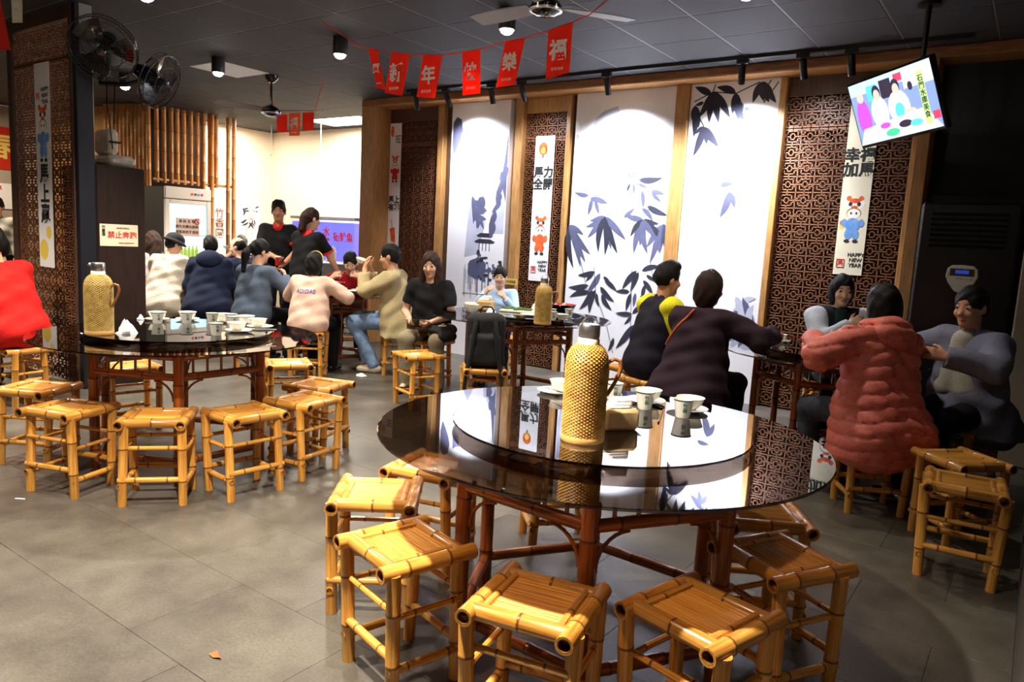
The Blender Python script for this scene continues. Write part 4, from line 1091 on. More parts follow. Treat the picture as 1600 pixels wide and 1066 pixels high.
    gt.add(lambda X, Y, Z: (X - nq[0]) * nn[0] + (Y - nq[1]) * nn[1] + (Z - nq[2]) * nn[2], (-np.inf,) * 3, (np.inf,) * 3, .01, 'i')
    hq = hip - t * hem
    if pose == 'sit' and not drape: gt.add(lambda X, Y, Z: seat + .004 - Z, (-np.inf,) * 3, (np.inf,) * 3, .01, 'i')
    elif pose != 'sit': gt.add(lambda X, Y, Z: (hq[2] - Z), (-np.inf,) * 3, (np.inf,) * 3, .01, 'i')
    if drape and pose == 'sit':
        for s in (-1, 1): gt.cone(hip + rx * .07 * s, V3(.1 * s, -.05, seat - drape), .13 + loose, .15 + loose, .06, [((0, 0, seat - drape), (0, 0, -1))])
        gt.cone(V3(.13, -.12, seat), V3(-.13, -.12, seat), .09 + loose, .09 + loose, .05)
    w = wrinkle
    if puffer:
        def warp(X, Y, Z):
            u = (Z + .18 * np.abs(X) + .06 * Y) / .072
            g = np.abs(np.sin(PI * u)); a = np.abs(np.sin(PI * (X * 6.5 + Y * 5.0 + .5 * np.floor(u))))
            return .016 * (1 - g ** .35) + .011 * (1 - a ** .3) + .003 * np.sin(60 * X + 40 * Z)
    else:
        def warp(X, Y, Z): return w * (np.sin(23 * Z + 9 * X + 3 * np.sin(11 * Y)) * np.sin(13 * X + 8 * Y + 1.3) + .5 * np.sin(47 * Z - 21 * X + 17 * Y))
    top_o = gt.mesh('top', top, vox, warp, root)
    if sleevemat: sl.mesh('sleeves', sleevemat, vox, warp, root)
    for nm, (q, ud, sh, el, a0, a1) in cuts_end.items():
        c = SDF(); L = np.linalg.norm(el - sh); c.cone(sh, el, a0 + .006, a1 + .014, .01, [(q + ud * .006, ud), (q - ud * .022, -ud)])
        c.mesh('sleeve_cuff', cuffs, .008, None, root)
    if collar:
        c = SDF(); c.cone(neck - t * .03, neck + t * .018, .074 + loose * .3, .062, .01)
        c.cone(neck - t * .1, neck + t * .3, .056, .056, .006, (), 's')
        c.ell(neck + fy * .09 + t * .03, (.03, .05, .05), None, .01, 's'); c.mesh('collar', collar, .009, None, root)
    if hood:
        c = SDF(); c.ell(neck - fy * .085 - t * .03, (.15, .085, .12), Tw, .03); c.cone(neck - rx * .11 + t * .01, neck + rx * .11 + t * .01, .055, .055, .05)
        c.cone(neck - t * .2, neck + t * .4, .07, .085, .02, (), 's'); c.mesh('hood', hood, vox, warp if puffer else None, root)
    # hair
    hd = SDF(); hs = lambda X, Y, Z: .0025 * np.sin(95 * X + 4 * np.sin(20 * Z)) + .0015 * np.sin(120 * Y + 30 * Z)
    if hair == 'bald':
        hd.ell(H(0, -.02, .01), (.082, .092, .085), Hm, .02); hd.ell(H(0, .03, .085), (.075, .1, .055), Hm, .02, 's')
    else:
        hd.ell(H(0, -.014, .026), (.083, .100, .103), Hm, .02)
        if hair in ('short', 'hat'): hd.ell(H(0, -.05, -.01), (.078, .062, .075), Hm, .02)
        if hair == 'crop': hd.ell(H(0, .015, .10), (.068, .06, .04), Hm, .03); hd.ell(H(0, -.05, 0), (.077, .06, .06), Hm, .02)
        if hair in ('bob', 'long'): hd.ell(H(0, -.03, -.035), (.097, .085, .125), Hm, .03)
        if hair == 'long':
            for s in (-1, 1): hd.cone(H(.06 * s, -.04, -.05), neck + rx * .085 * s - t * .16 + fy * (.06 if abs(head[0]) < 30 else -.03), .05, .035, .03)
            hd.cone(H(0, -.07, -.02), neck - fy * .1 - t * .14, .075, .06, .03)
        if hair == 'ponytail':
            a, b_, c_ = H(0, -.105, .03), H(0, -.15, -.06), H(.0, -.14, -.24)
            hd.cone(a, b_, .028, .04, .02); hd.cone(b_, c_, .042, .022, .02)
        if hair == 'tied':
            hd.cone(H(0, -.09, 0), H(0, -.10, -.14), .05, .04, .03)
    fr = .068 if hair in ('bob', 'long') else .075
    hd.ell(H(0, .115, -.045), (fr, .085, .105), Hm, .015, 's')
    if hair in ('short', 'crop', 'ponytail', 'tied', 'bald', 'hat'):
        hd.ell(H(0, .04, -.075), (.12, .06, .075), Hm, .012, 's')
    hd.mesh('hair', haircol, max(.007, vox * .8), hs, root)
    if faced:
        q = Matrix(Hm.tolist()).to_euler(); hq_ = Matrix(Hm.tolist()).to_4x4()
        for s in (-1, 1):
            e = inst('eye', EYE, root, H(.032 * s, .0735, .006), (hq_ @ Matrix.Rotation(-PI / 2, 4, 'X')).to_euler(), (1.1, .8, 1))
            inst('eyebrow', BROW[haircol], root, H(.033 * s, .083, .031), q)
        inst('mouth', LIP, root, H(0, .0875, -.066), q)
    root['_'] = 0; del root['_']
    return root, dict(neck=neck, t=t, rx=rx, fy=fy, hip=hip, hc=hc, Hm=Hm, H=H, top=top_o, seat=seat)

fabric('tee_red', (214, 30, 26)); fabric('shorts_grey', (112, 128, 118)); fabric('navy_dark', (26, 30, 48)); fabric('navy', (32, 40, 68)); fabric('fleece', (228, 216, 198), bump=.8, bscale=90)
fabric('knit_pink', (196, 178, 178)); fabric('sweater_grey', (88, 102, 122), bump=.5); fabric('pink_pale', (240, 204, 184)); fabric('black_tee', (22, 22, 26)); fabric('trouser_black', (20, 20, 24))
fabric('red_shirt', (206, 40, 44)); fabric('beige', (186, 170, 128)); fabric('jeans', (120, 146, 184), noise=.2, nscale=25); fabric('jeans_dark', (58, 62, 70), noise=.25, nscale=25); fabric('khaki', (140, 130, 106))
fabric('pale_blue', (176, 204, 232)); fabric('polo_dark', (28, 26, 40)); fabric('polo_yellow', (236, 226, 40)); fabric('plum', (48, 30, 42)); fabric('varsity', (24, 26, 32)); fabric('varsity_sleeve', (176, 178, 182))
fabric('coral', (240, 134, 118), .45, c2=(226, 112, 98)); fabric('grey_jacket', (126, 128, 150)); fabric('shirt_grey', (190, 186, 172)); fabric('navy_jacket', (24, 32, 58)); fabric('green_dark', (20, 44, 40)); fabric('sneaker', (190, 182, 160))
fabric('trim_red', (226, 44, 40)); fabric('mask', (226, 230, 236))
FWD = np.array([-.5777, .8163]); RGT = np.array([.8163, .5777])
def vdir(r, f): d = RGT * r + FWD * f; return (d[0], d[1])

# --- left edge
person('man in a bright red T-shirt seen from behind on a stool', (-6.16, 2.3), vdir(-1, .35), lean=24, head=(0, 10, 0), top='tee_red', sleeve='short', loose=.026, pants='shorts_grey', shorts=True, skin='skin_mid', hands={'R': (.15, .42, .78), 'L': (-.15, .42, .78)}, wrinkle=.008, faced=False, scale=1.1, vox=.011)
person('child in a dark shirt with red collar beside the lattice pillar', (-6.72, 2.5), vdir(-1, .3), lean=18, head=(0, 10, 0), top='navy_dark', sleeve='short', collar='trim_red', pants='trouser_black', faced=False, scale=.98, hands={'R': (.12, .36, .75), 'L': (-.12, .36, .75)})
person('masked staff member in the kitchen beyond the lattice pillar', (-12.5, 4.5), vdir(.3, -1), pose='stand', top='shirt_grey', pants='trouser_black', hair='crop', vox=.014, scale=.98)
# --- table by the fridge
person('long haired woman in a pale knit jumper by the fridge', (-9.12, 4.97), vdir(-.5, .6), lean=8, hair='long', haircol='hair_brown', top='knit_pink', pants='trouser_black', vox=.013, head=(25, 0, 0))
P_HAT = person('person in a black hat and cream fleece coat seen from behind', (-8.6, 4.82), vdir(.15, 1), lean=12, head=(-35, 22, 0), hair='hat', top='fleece', loose=.04, drape=.1, wrinkle=.008, pants='trouser_black', vox=.013)
person('person in a bulky dark navy jacket seen from behind', (-8.0, 5.02), vdir(-.25, 1), lean=14, head=(15, 8, 0), top='navy_jacket', loose=.045, drape=.03, hood='navy_jacket', pants='navy_dark', vox=.013, faced=False)
person('balding man in a navy jacket seen from behind', (-8.12, 5.66), vdir(-1, .3), lean=16, head=(10, 12, 0), hair='bald', haircol='hair_black', top='navy', loose=.03, pants='navy_dark', vox=.013, hands={'R': (.1, .36, 0.91, (1, -.5, -.35)), 'L': (-.1, .36, 0.91, (-1, -.5, -.35))})
person('grey haired man lifting a white bowl to his mouth', (-9.3, 6.38), vdir(.1, -1), lean=10, head=(0, 14, 0), haircol='hair_grey', top='navy', pants='navy_dark', vox=.013, skin='skin_mid', hands={'R': (.06, .26, 1.08, (1, 0, -1)), 'L': (-.06, .26, 1.08, (-1, 0, -1))})
# --- table by the fish tank
person('woman in a grey sweater with a black ponytail seen from behind', (-6.53, 4.58), vdir(.45, 1), lean=8, head=(-20, 12, 0), hair='ponytail', top='sweater_grey', loose=.03, pants='trouser_black', hands={'R': (.17, .3, .92, (1, -.2, -1)), 'L': (-.1, .36, 0.90, (-1, -.5, -.35))}, vox=.011)
PINK = person('girl in a pale pink sweatshirt with purple lettering on the back', (-5.75, 4.67), vdir(.15, 1), lean=10, head=(-8, 14, 0), hair='bob', top='pink_pale', loose=.038, pants='trouser_black', scale=.90, hands={'R': (.2, .34, 0.90, (1, -.5, -.35)), 'L': (-.12, .34, 0.90, (-1, -.5, -.35))}, vox=.011, faced=False)
person('person in a red and black shirt bending over a bowl', (-6.72, 6.10), vdir(.15, -1), lean=34, head=(0, 30, 0), top='red_shirt', sleeve='short', pants='trouser_black', hands={'R': (.2, .42, .9, (1, 0, -.6)), 'L': (-.12, .42, 0.92, (-1, -.5, -.35))}, vox=.012)
person('man in a beige jacket and jeans lifting a bowl to his mouth', (-5.31, 5.46), vdir(-1, .12), lean=8, head=(0, 12, 0), top='beige', loose=.035, drape=.05, collar='beige', pants='jeans', shoes='sneaker', skin='skin_mid', hands={'R': (.06, .33, 1.05, (.6, -.2, -1)), 'L': (-.06, .34, 1.03, (-.6, -.2, -1))}, vox=.011, wrinkle=.009, scale=1.03,
       knees=[(-.1, .43, .50), (.1, .45, .52)], feet=[(-.06, .22, .08), (.08, .34, .08)])
WAITER = person('waiter in a black polo with red collar holding a red drink cup', (-7.81, 5.86), vdir(.12, -1), pose='stand', lean=2, head=(4, 4, 0), hair='crop', top='black_tee', sleeve='short', cuffs='trim_red', collar='trim_red', pants='trouser_black', skin='skin_tan', scale=1.05, vox=.009, hem=.12,
       hands={'R': (-.02, .25, 1.02, (1, -.1, -.8), (-.6, .7, -.1), 40), 'L': (-.1, .26, .94, (-1, -.1, -.8), (.7, .6, -.1), 40)})
person('waitress in a black polo with red cuffs seen from behind', (-6.81, 5.47), vdir(.45, .9), pose='stand', lean=6, head=(-20, 10, 0), hair='tied', haircol='hair_brown', top='black_tee', sleeve='short', cuffs='trim_red', collar='trim_red', pants='trouser_black', scale=1.0, vox=.01, hem=.12, hands={'R': (.26, .34, .86, (1, -.4, -.4)), 'L': (-.15, .3, .9)})
# --- middle table
TEE = person('woman in a black T-shirt looking down at a phone', (-4.68, 5.27), vdir(-.25, -1), lean=8, head=(8, 14, 0), hair='long', haircol='hair_brown', top='black_tee', sleeve='short', loose=.02, pants='khaki', vox=.01, scale=.98,
       hands={'R': (.12, .27, .66, (.7, -.6, -.6), (-.5, .1, 1), 30), 'L': (-.1, .3, .66, (-.7, -.6, -.6), (.5, .1, 1), 30)}, knees=[(-.2, .40, .5), (.10, .42, .5)], feet=[(-.22, .36, .075), (.10, .38, .075)])
CHILD = person('small child in a pale blue shirt holding chopsticks', (-4.46, 6.05), vdir(-.1, -1), lean=8, head=(0, 8, 0), hair='short', top='pale_blue', pants='navy_dark', scale=.82, seat=.46, vox=.012, hands={'R': (.14, .34, 1.10, (.6, -.5, -.8)), 'L': (-.10, .30, 1.04, (-.6, -.5, -.8))})
# --- far right table
POLO = person('man in a dark polo with yellow sleeves seen from behind', (-2.37, 5.16), vdir(1, .35), lean=10, head=(0, 8, 0), hair='crop', top='polo_dark', sleeve='short', cuffs='polo_dark', sleevemat='polo_yellow', pants='jeans_dark', collar='polo_dark', skin='skin_tan', scale=1.03, loose=.028, hem=.1, faced=False, vox=.01, hands={'R': (.14, .38, .8), 'L': (-.14, .38, .8)})
PLUM = person('woman in a dark plum jacket with an orange strap across her back', (-1.87, 4.81), vdir(.72, .75), lean=12, head=(-8, 8, 0), hair='bob', haircol='hair_brown', top='plum', loose=.045, drape=.05, pants='trouser_black', vox=.01, wrinkle=.009, faced=False, skin='skin_mid', hands={'R': (.40, .34, .89, (1, -.6, -.4), (-.2, .1, -1), 45), 'L': (-.02, .34, .86)})
VARS = person('person in a dark varsity jacket with grey sleeves facing the room', (-1.3, 6.3), vdir(-.1, -1), lean=8, head=(-4, 10, 0), hair='bob', top='varsity', sleevemat='varsity_sleeve', loose=.03, pants='trouser_black', collar='varsity', vox=.011, hands={'R': (-.02, .28, .93, (1, 0, -.7)), 'L': (-.18, .33, 0.90, (-1, -.5, -.35))})
CORAL = person('woman in a coral padded jacket seen from behind', (-.665, 4.60), vdir(-.3, 1), lean=12, side=7, head=(-12, 10, 0), hair='bob', top='coral', loose=.06, puffer=True, drape=.13, hood='coral', pants='jeans_dark', vox=.009, faced=False, hands={'L': (-.25, .30, .95, (-1, -.4, -.5), (.6, .3, -.6), 45), 'R': (.04, .38, 0.92, (1, -.5, -.35))})
OLD = person('man in a grey jacket over a pale shirt by the right wall', (-.27, 5.28), vdir(-1, -.45), lean=8, head=(4, 10, 0), haircol='hair_black', top='grey_jacket', loose=.04, drape=.04, collar='grey_jacket', pants='trouser_black', skin='skin_tan', vox=.01, wrinkle=.01, hands={'R': (.16, .4, 0.90, (1, -.5, -.35)), 'L': (-.12, .42, 0.90, (-1, -.5, -.35))})

# ---- things worn and held
def on(rt, name, m, sdf, h=.008, warp=None): return sdf.mesh(name, m, h, warp, rt)
rt, q = P_HAT
H_ = q['H']; s = SDF(); s.ell(H_(0, -.012, .055), (.098, .112, .085), q['Hm'], .02); s.ell(H_(0, -.005, .02), (.125, .145, .018), q['Hm'], .03); s.ell(H_(0, 0, -.04), (.085, .1, .07), q['Hm'], .01, 's')
on(rt, 'hat', 'black_cloth', s, .01)
s = SDF(); s.ell(H_(0, -.010, .042), (.104, .118, .03), q['Hm'], .01); on(rt, 'hat_band', 'print_grey', s, .009)
rt, q = PINK
# lettering wrapped on the back of the sweatshirt
def wrap_text(rt, q, s_, size, m, up_off, bold=.02):
    tm = text_mesh(s_, size, bold); top = q['top']; me = top.data
    bv = bvhtree.BVHTree.FromPolygons([v.co for v in me.vertices], [p.vertices for p in me.polygons])
    t, rx, fy = (Vector(q[k]) for k in ('t', 'rx', 'fy')); c0 = Vector(q['neck']) - t * up_off - fy * .5
    for v in tm.vertices:
        o = c0 + rx * v.co.x + t * v.co.y; hit = bv.ray_cast(o, fy)[0]
        v.co = (hit if hit else o + fy * .35) - fy * (.004 + max(0, v.co.z))
    tm.materials.clear(); tm.materials.append(M(m)); o = inst('lettering', tm, rt); return o
mat('print_purple', (132, 104, 190), .7)
wrap_text(rt, q, 'ADIDAS', .06, 'print_purple', .17)
b = MB(); H_ = q['H']; b.tube([H_(.1 * math.cos(a), -.012, .03 + .102 * math.sin(a)) for a in [PI * (k / 14) for k in range(15)]], .006, 6); b.obj('hair_band', 'print_gold', rt)
rt, q = PLUM
me = q['top'].data; bv = bvhtree.BVHTree.FromPolygons([v.co for v in me.vertices], [p.vertices for p in me.polygons])
t_, rx_, fy_ = (Vector(q[k]) for k in ('t', 'rx', 'fy')); b = MB(); pts = []
for k in range(15):
    u = k / 14; o = Vector(q['neck']) + rx_ * (-.02 - .17 * u) - t_ * (.01 + .27 * u); hit = bv.ray_cast(o - fy_ * .5, fy_)[0]
    if hit: pts.append(hit - fy_ * .003)
mat('strap_orange', (214, 98, 36), .5)
if len(pts) > 3: b.tube(pts, .0085, 8); b.obj('shoulder_strap', 'strap_orange', rt)
rt, q = OLD
s = SDF(); n_, f_, tt = q['neck'], q['fy'], q['t']
r_x = q['rx']; s.cone(n_ - tt * .04 + f_ * .06, n_ - tt * .33 + f_ * .085 - r_x * .06, .058, .088, .03); s.cone(n_ - tt * .04 + f_ * .06, n_ - tt * .33 + f_ * .085 + r_x * .06, .058, .088, .03); on(rt, 'inner_shirt', 'shirt_grey', s, .009)
rt, q = VARS
s = SDF(); s.cone(q['neck'] - q['t'] * .02 + q['fy'] * .06, q['neck'] - q['t'] * .28 + q['fy'] * .105, .05, .07, .02); on(rt, 'inner_shirt', 'green_dark', s, .009)
rt, q = WAITER
wc = rt.matrix_world
def local_to_world(rt, p):
    m = Matrix.Translation(rt.location) @ Matrix.Rotation(rt.rotation_euler.z, 4, 'Z') @ Matrix.Diagonal((*rt.scale, 1)); return m @ Vector(p)
p = local_to_world(rt, (-.06, .335, .93))
t = thing('drink_cup', 'red and white drink cup held by the waiter', 'cup', p)
b = MB(); b.lathe([(.0, 0), (.03, 0), (.036, .1), (.0, .1)], 20, capb=False); b.obj('cup_body', 'red_lacquer', t)
b = MB(); b.lathe([(.037, .1), (.037, .112), (.03, .118), (0, .118)], 20); b.obj('lid', 'porcelain', t)
rt, q = TEE
p = local_to_world(rt, (0, .40, .66)); t = thing('mobile_phone', 'dark phone held by the woman in black', 'phone', p, rt.rotation_euler.z)
b = MB(); b.bbox((-.036, -.004, -.07), (.036, .004, .07), .004); o = b.obj('case', 'gloss_black', t); o.rotation_euler = (R(-50), 0, 0)
p = local_to_world(rt, (.02, .24, .565)); t = thing('shoulder_bag', 'brown shoulder bag with a chain on the lap of the woman in black', 'bag', p, rt.rotation_euler.z)
s = SDF(); s.rbox((0, 0, .05), (.13, .07, .055), .035, rotm(20, 0, 0)); s.mesh('bag_body', 'wood_dark', .009, None, t)
b = MB()
for k in range(12): 
    a = k / 11; c = Vector((.1 - .1 * a, .08, .1 - .14 * a + .05 * a * a)); b.tube([c + Vector((.008 * math.cos(w), .003 * (k % 2), .008 * math.sin(w))) for w in [2 * PI * j / 8 for j in range(8)]], .002, 5, closed=True)
b.obj('chain', 'chrome', t)
p = local_to_world(rt, (-.2, .25, .575)); t = thing('folded_jacket', 'black jacket with white print lying over the knee of the woman in black', 'jacket', p, rt.rotation_euler.z)
s = SDF(); s.ell((0, 0, .02), (.13, .17, .05)); s.ell((-.08, .1, -.02), (.08, .12, .06)); s.mesh('cloth', 'black_cloth', .011, lambda X, Y, Z: .012 * np.sin(38 * X + 22 * Y) * np.sin(31 * Y - 9 * X), t)
b = MB(); rn = random.Random(8)
for k in range(7): b.cbox((rn.uniform(-.07, .07), rn.uniform(-.1, .12), .068), (.04, .01, .008), rot=Matrix.Rotation(rn.random() * 3, 3, 'Z'))
b.obj('white_print', 'print_white', t, 0)
rt, q = CHILD
p = local_to_world(rt, (.13, .47, 1.09))
for k in range(2): loose('chopstick', 'stick', p.x + .01 * k, p.y, R(215 + 4 * k), 'black chopstick held by the small child in pale blue', 'chopstick', p.z + .01 * k, 'chopsticks of the child')
rt, q = PLUM
p = local_to_world(rt, (.45, .45, .87)); loose('chopstick', 'stick_red', p.x, p.y, R(30), 'red chopstick held by the woman in plum', 'chopstick', p.z, tilt=-.12)

# ---- black backpack on the stool
t = thing('backpack', 'black backpack with hanging straps standing on a stool', 'backpack', (-3.42, 4.48, .452), R(-145)); t.scale = (1, 1, .88)
s = SDF(); s.rbox((0, 0, .24), (.15, .085, .235), .07); s.rbox((0, .075, .16), (.12, .05, .14), .045); s.rbox((0, -.02, .05), (.155, .09, .05), .04)
s.mesh('bag_body', 'black_cloth', .009, lambda X, Y, Z: .004 * np.sin(30 * Z + 12 * X) * np.sin(20 * X), t)
b = MB(); b.tube([(-.05, -.02, .46), (-.05, -.02, .5), (-.03, -.02, .525), (.03, -.02, .525), (.05, -.02, .5), (.05, -.02, .46)], .008, 8); b.obj('handle', 'black_cloth', t)
for sx in (-1, 1):
    b = MB(); b.tube([(sx * .07, .09, .42), (sx * .085, .125, .3), (sx * .1, .12, .12), (sx * .13, .12, -.02), (sx * .14, .15, -.16), (sx * .13, .16, -.3)], [.016, .02, .018, .016, .014, .012], 8); b.obj('strap', 'black_cloth', t)

# ---- dishes on the other tables
def dish_bowl(name, x, y, r, h, label, m='gloss_black', inner='red_lacquer', fill='food', z=ZS):
    t = thing(name, label, 'bowl', (x, y, z))
    b = MB(); b.lathe([(0, 0), (r * .4, 0), (r * .45, h * .1), (r * .8, h * .5), (r, h)], 40, capb=False); b.obj('shell', m, t)
    b = MB(); b.lathe([(r, h), (r * .965, h), (r * .75, h * .5), (r * .6, h * .35)], 40, capb=False); b.obj('lining', inner, t)
    b = MB(); rn = random.Random(int(x * 100)); b.lathe([(r * .80, h * .62), (r * .5, h * .72), (r * .25, h * .85), (0, h * .82)], 20, capb=False)
    b.v = [(p[0] * (1 + .1 * rn.uniform(-1, 1)), p[1] * (1 + .1 * rn.uniform(-1, 1)), p[2] + rn.uniform(-.1, .1) * h) for p in b.v]; b.obj('food', fill, t)
dish_bowl('large_bowl', -3.45, 5.62, .13, .09, 'large black soup bowl with red lining on the middle table')
napkin_box(-3.99, 5.20, R(20), 'napkin pack on the dish laden table by the child', s=1.2)
t = thing('serving_tray', 'shallow tray of greens on the dish laden table', 'tray', (-3.72, 5.42, ZS), R(20))
b = MB(); b.bbox((-.2, -.12, 0), (.2, .12, .018), .006); b.obj('tray', 'paper_cream', t); b = MB(); rn = random.Random(2)
for k in range(16): b.cbox((rn.uniform(-.16, .16), rn.uniform(-.09, .09), .026), (.07, .035, .014), rot=Matrix.Rotation(rn.random() * 3, 3, 'Z'))
b.obj('greens', 'greens', t)
for k, (x, y) in enumerate(((-3.99, 4.98), (-3.92, 4.93), (-4.05, 5.06))):
    for j in range(2): bowl(x, y, 'white bowl in the small stacks before the woman in black', 'stacked bowls on the middle table', ZS + .022 * j)
cup(-3.20, 5.08, 'plain white cup beside the flask on the dish laden table'); bowl(-3.19, 5.2, 'white bowl of food beside the flask on the dish laden table')
cup(-3.35, 5.3, 'white cup behind the flask near the large black bowl'); cup(-3.27, 5.45, 'white cup at the wall side of the dish laden table')
plate(-3.5, 5.22, 'white plate by the yellow flask on the dish laden table', sc=1.3); tissue_heap(-3.72, 4.93, 'crumpled tissue on the table edge above the backpack', s=.05, seed=7)
tissue_heap(-3.75, 5.66, 'heaped paper beside the greens tray', s=.06, seed=9)
# far right table
plate(-1.5, 5.5, 'saucer by the wall panel on the coral jacket table'); bowl(-1.5, 5.5, 'white bowl by the wall panel on the coral jacket table', z=ZS + .009)
bowl(-1.42, 5.13, 'white bowl near the sleeve of the woman in plum'); plate(-1.25, 5.7, 'saucer in front of the person in the varsity jacket'); bowl(-1.25, 5.7, 'white bowl in front of the person in the varsity jacket', z=ZS + .009)
napkin_box(-1.08, 5.2, R(30), 'pale napkin pack beside the coral jacket', s=1.15); bowl(-.93, 5.12, 'white bowl half hidden by the coral jacket'); cup(-1.55, 5.28, 'dark rimmed cup behind the woman in plum')
# table by the tank
dish_bowl('wok_bowl', -6.25, 5.36, .16, .08, 'wide black and red pot on the table by the fish tank')
for x, y in ((-5.93, 5.34), (-6.0, 5.56), (-6.02, 5.12)): plate(x, y, 'white plate of scraps on the table by the fish tank', 'plates by the fish tank', sc=1.2)
for x, y in ((-5.86, 5.45), (-5.88, 5.2)): bowl(x, y, 'white bowl on the table by the fish tank', 'bowls by the fish tank')
for x, y in ((-8.78, 5.55), (-8.98, 5.65), (-8.84, 5.76)): bowl(x, y, 'bowl of food on the table by the fridge', 'bowls by the fridge')
rt_bowl = bowl(-5.66, 5.24, 'white bowl raised by the man in the beige jacket', z=1.12); rt_bowl.rotation_euler = (0, .3, 0)
bowl(-9.22, 6.06, 'white bowl raised by the grey haired man', z=1.1)

# ---- back room: fridge, bamboo screen, tank, posters
fr = thing('drinks_fridge', 'upright glass door drinks fridge with a notice on the door', 'fridge', (-10.3, 5.945, 0), PI / 2)   # front faces +X
mat('fridge_white', (232, 222, 208), .4); mat('fridge_dark', (36, 32, 32), .5); mat('fridge_lit', (220, 245, 250), .6, emit=(190, 236, 245), estr=1.6)
mat('juice', (196, 206, 70), .3, emit=(190, 205, 60), estr=.25); mat('notice', (222, 190, 170), .8)  # juice glows faintly itself, standing in for fridge light in the bottles
b = MB(); b.bbox((-.35, -.29, .0), (.35, .3, 1.925), .01); o = b.obj('body', 'fridge_dark', fr, 0)
o.data.materials.append(M('fridge_white'))
boxobj('interior', (-.29, -.295, .2), (.29, -.291, 1.70), 'fridge_lit', fr)
boxobj('header', (-.35, -.335, 1.76), (.35, -.291, 1.925), 'fridge_white', fr, bev=.008)
for x0, x1, z0, z1 in ((-.35, -.28, .1, 1.75), (.28, .35, .1, 1.75), (-.28, .28, 1.69, 1.75), (-.28, .28, .1, .2)): boxobj('door_frame', (x0, -.33, z0), (x1, -.291, z1), 'fridge_white', fr, bev=.005)
for z in (.55, .9, 1.25): boxobj('shelf', (-.28, -.315, z), (.28, -.297, z + .012), 'metal_grey', fr)
for k in range(5):
    b = MB(); b.lathe([(0, 0), (.026, 0), (.028, .01), (.028, .13), (.012, .17), (.012, .2), (0, .2)], 12, capb=False); o = b.obj('bottle', 'juice', fr); o.location = (-.1 + .058 * k, -.305, .915); o.scale = (1, .4, 1)
boxobj('door_glass', (-.28, -.328, .2), (.28, -.324, 1.69), 'clear_glass', fr)
nb = boxobj('notice', (-.2, -.3345, 1.24), (.16, -.3295, 1.5), 'notice', fr)
for k, s_ in enumerate(('飲 料 自 取', '請先至櫃台結帳', '開瓶後恕不退換')): text('lettering', s_, .05, 'print_black', nb, (-.03, -.3352, 1.45 - .075 * k), bold=.012)
b = MB(); b.tube([(.13 + .04 * math.cos(a), -.337, 1.46 + .04 * math.sin(a)) for a in [2 * PI * k / 20 for k in range(20)]], .005, 5, closed=True); b.tube([(.10, -.337, 1.49), (.16, -.337, 1.43)], .005, 5); b.obj('ban_mark', 'print_red', nb)
for k, m_ in enumerate(('print_orange', 'print_green', 'print_blue', 'print_red')):
    b = MB(); b.lathe([(0, 0), (.018, 0), (.018, .004), (0, .004)], 14); o = b.obj('logo_dot', m_, fr); o.location = (.05 + .05 * k, -.335, 1.84); o.rotation_euler = (PI / 2, 0, 0)
bs = thing('bamboo_screen', 'tall screen of upright bamboo poles behind the fridge', 'screen', (-10.66, 6.2, 0))
rn = random.Random(12)
PMs = []
for k in range(4):
    b = MB(); b.pole((0, 0, 0), (0, 0, ZC - .01), rn.uniform(.029, .036), 10, rn.uniform(.28, .36), False, rn.random(), r1=.031); PMs.append(b.mesh('pole', 'bamboo_screen'))
b = MB(); b.pole((0, 0, 0), (0, 0, ZC - .01 - 2.0), .032, 10, .3, False, .5); PU = b.mesh('pole', 'bamboo_screen')
def wpole(me, x, y, z=0): inst('pole', me, bs, (x + 10.66, y - 6.2, z), (0, 0, rn.random() * 6))
for k in range(12): wpole(PMs[k % 4], -11.42 + .066 * k, 5.52 + .022 * k)
for k in range(10): wpole(PU, -10.66 + rn.uniform(-.012, .012), 5.87 + .105 * k, 2.0)
for y in (6.58, 6.72, 7.0, 7.1): wpole(PMs[int(y * 10) % 4], -10.62, y)
b = MB(); b.pole((.0, -.4, 2.04), (.0, .93, 2.04), .022, 8, .3, False, .5); b.obj('cross_pole', 'bamboo_screen', bs)
boxobj('wall_partition', (-11.3, 5.85, 1.95), (-11.2, 6.95, ZC), 'cabinet_brown', kind='structure')
boxobj('wall_pantry', (-13.6, 5.62, 0), (-11.45, 5.72, ZC), 'wood_light', kind='structure')
po = thing('bamboo_poster', 'tall white poster with ink bamboo on the back room wall', 'poster', (-11.448, 7.88, 1.2), PI / 2)
boxobj('sheet', (-.3, -.006, -.68), (.3, .0, .68), 'paper_white', po)
b = MB(); rn = random.Random(3)
for k in range(30): 
    x, zz = rn.uniform(-.05, .22), rn.choice((.55, .3, .35, .5, -.3)); leaf(b, x, zz, x + rn.uniform(-.14, .14), zz + rn.uniform(-.14, .04), -.0075, .16, 0)
strip(b, [(-.1, -.68), (.0, 0), (.1, .6)], .014, -.0072, 1); strip(b, [(.05, -.68), (.12, -.1), (.16, .5)], .012, -.0072, 1)
b.obj('ink_bamboo', ['ink_black', 'print_gold'], po, 0)
pn = thing('name_banner', 'white banner reading bamboo fragrance beside the bamboo screen', 'banner', (-11.447, 7.38, 1.4), PI / 2)
boxobj('sheet', (-.14, -.004, -.62), (.14, 0, .62), 'paper_white', pn); text('lettering', '竹\n香\n園', .17, 'print_brown', pn, (0, -.006, .05), bold=.015)
tk = thing('fish_tank', 'blue lit fish tank with red lettering against the back wall', 'fish tank', (-9.2, 7.95, 0))
mat('tank_water', (90, 80, 210), .3, emit=(124, 112, 238), estr=.9)
b = MB(); b.bbox((-.75, -.25, 0), (.75, .25, .74), .01); b.obj('stand', 'metal_dark', tk, 0)
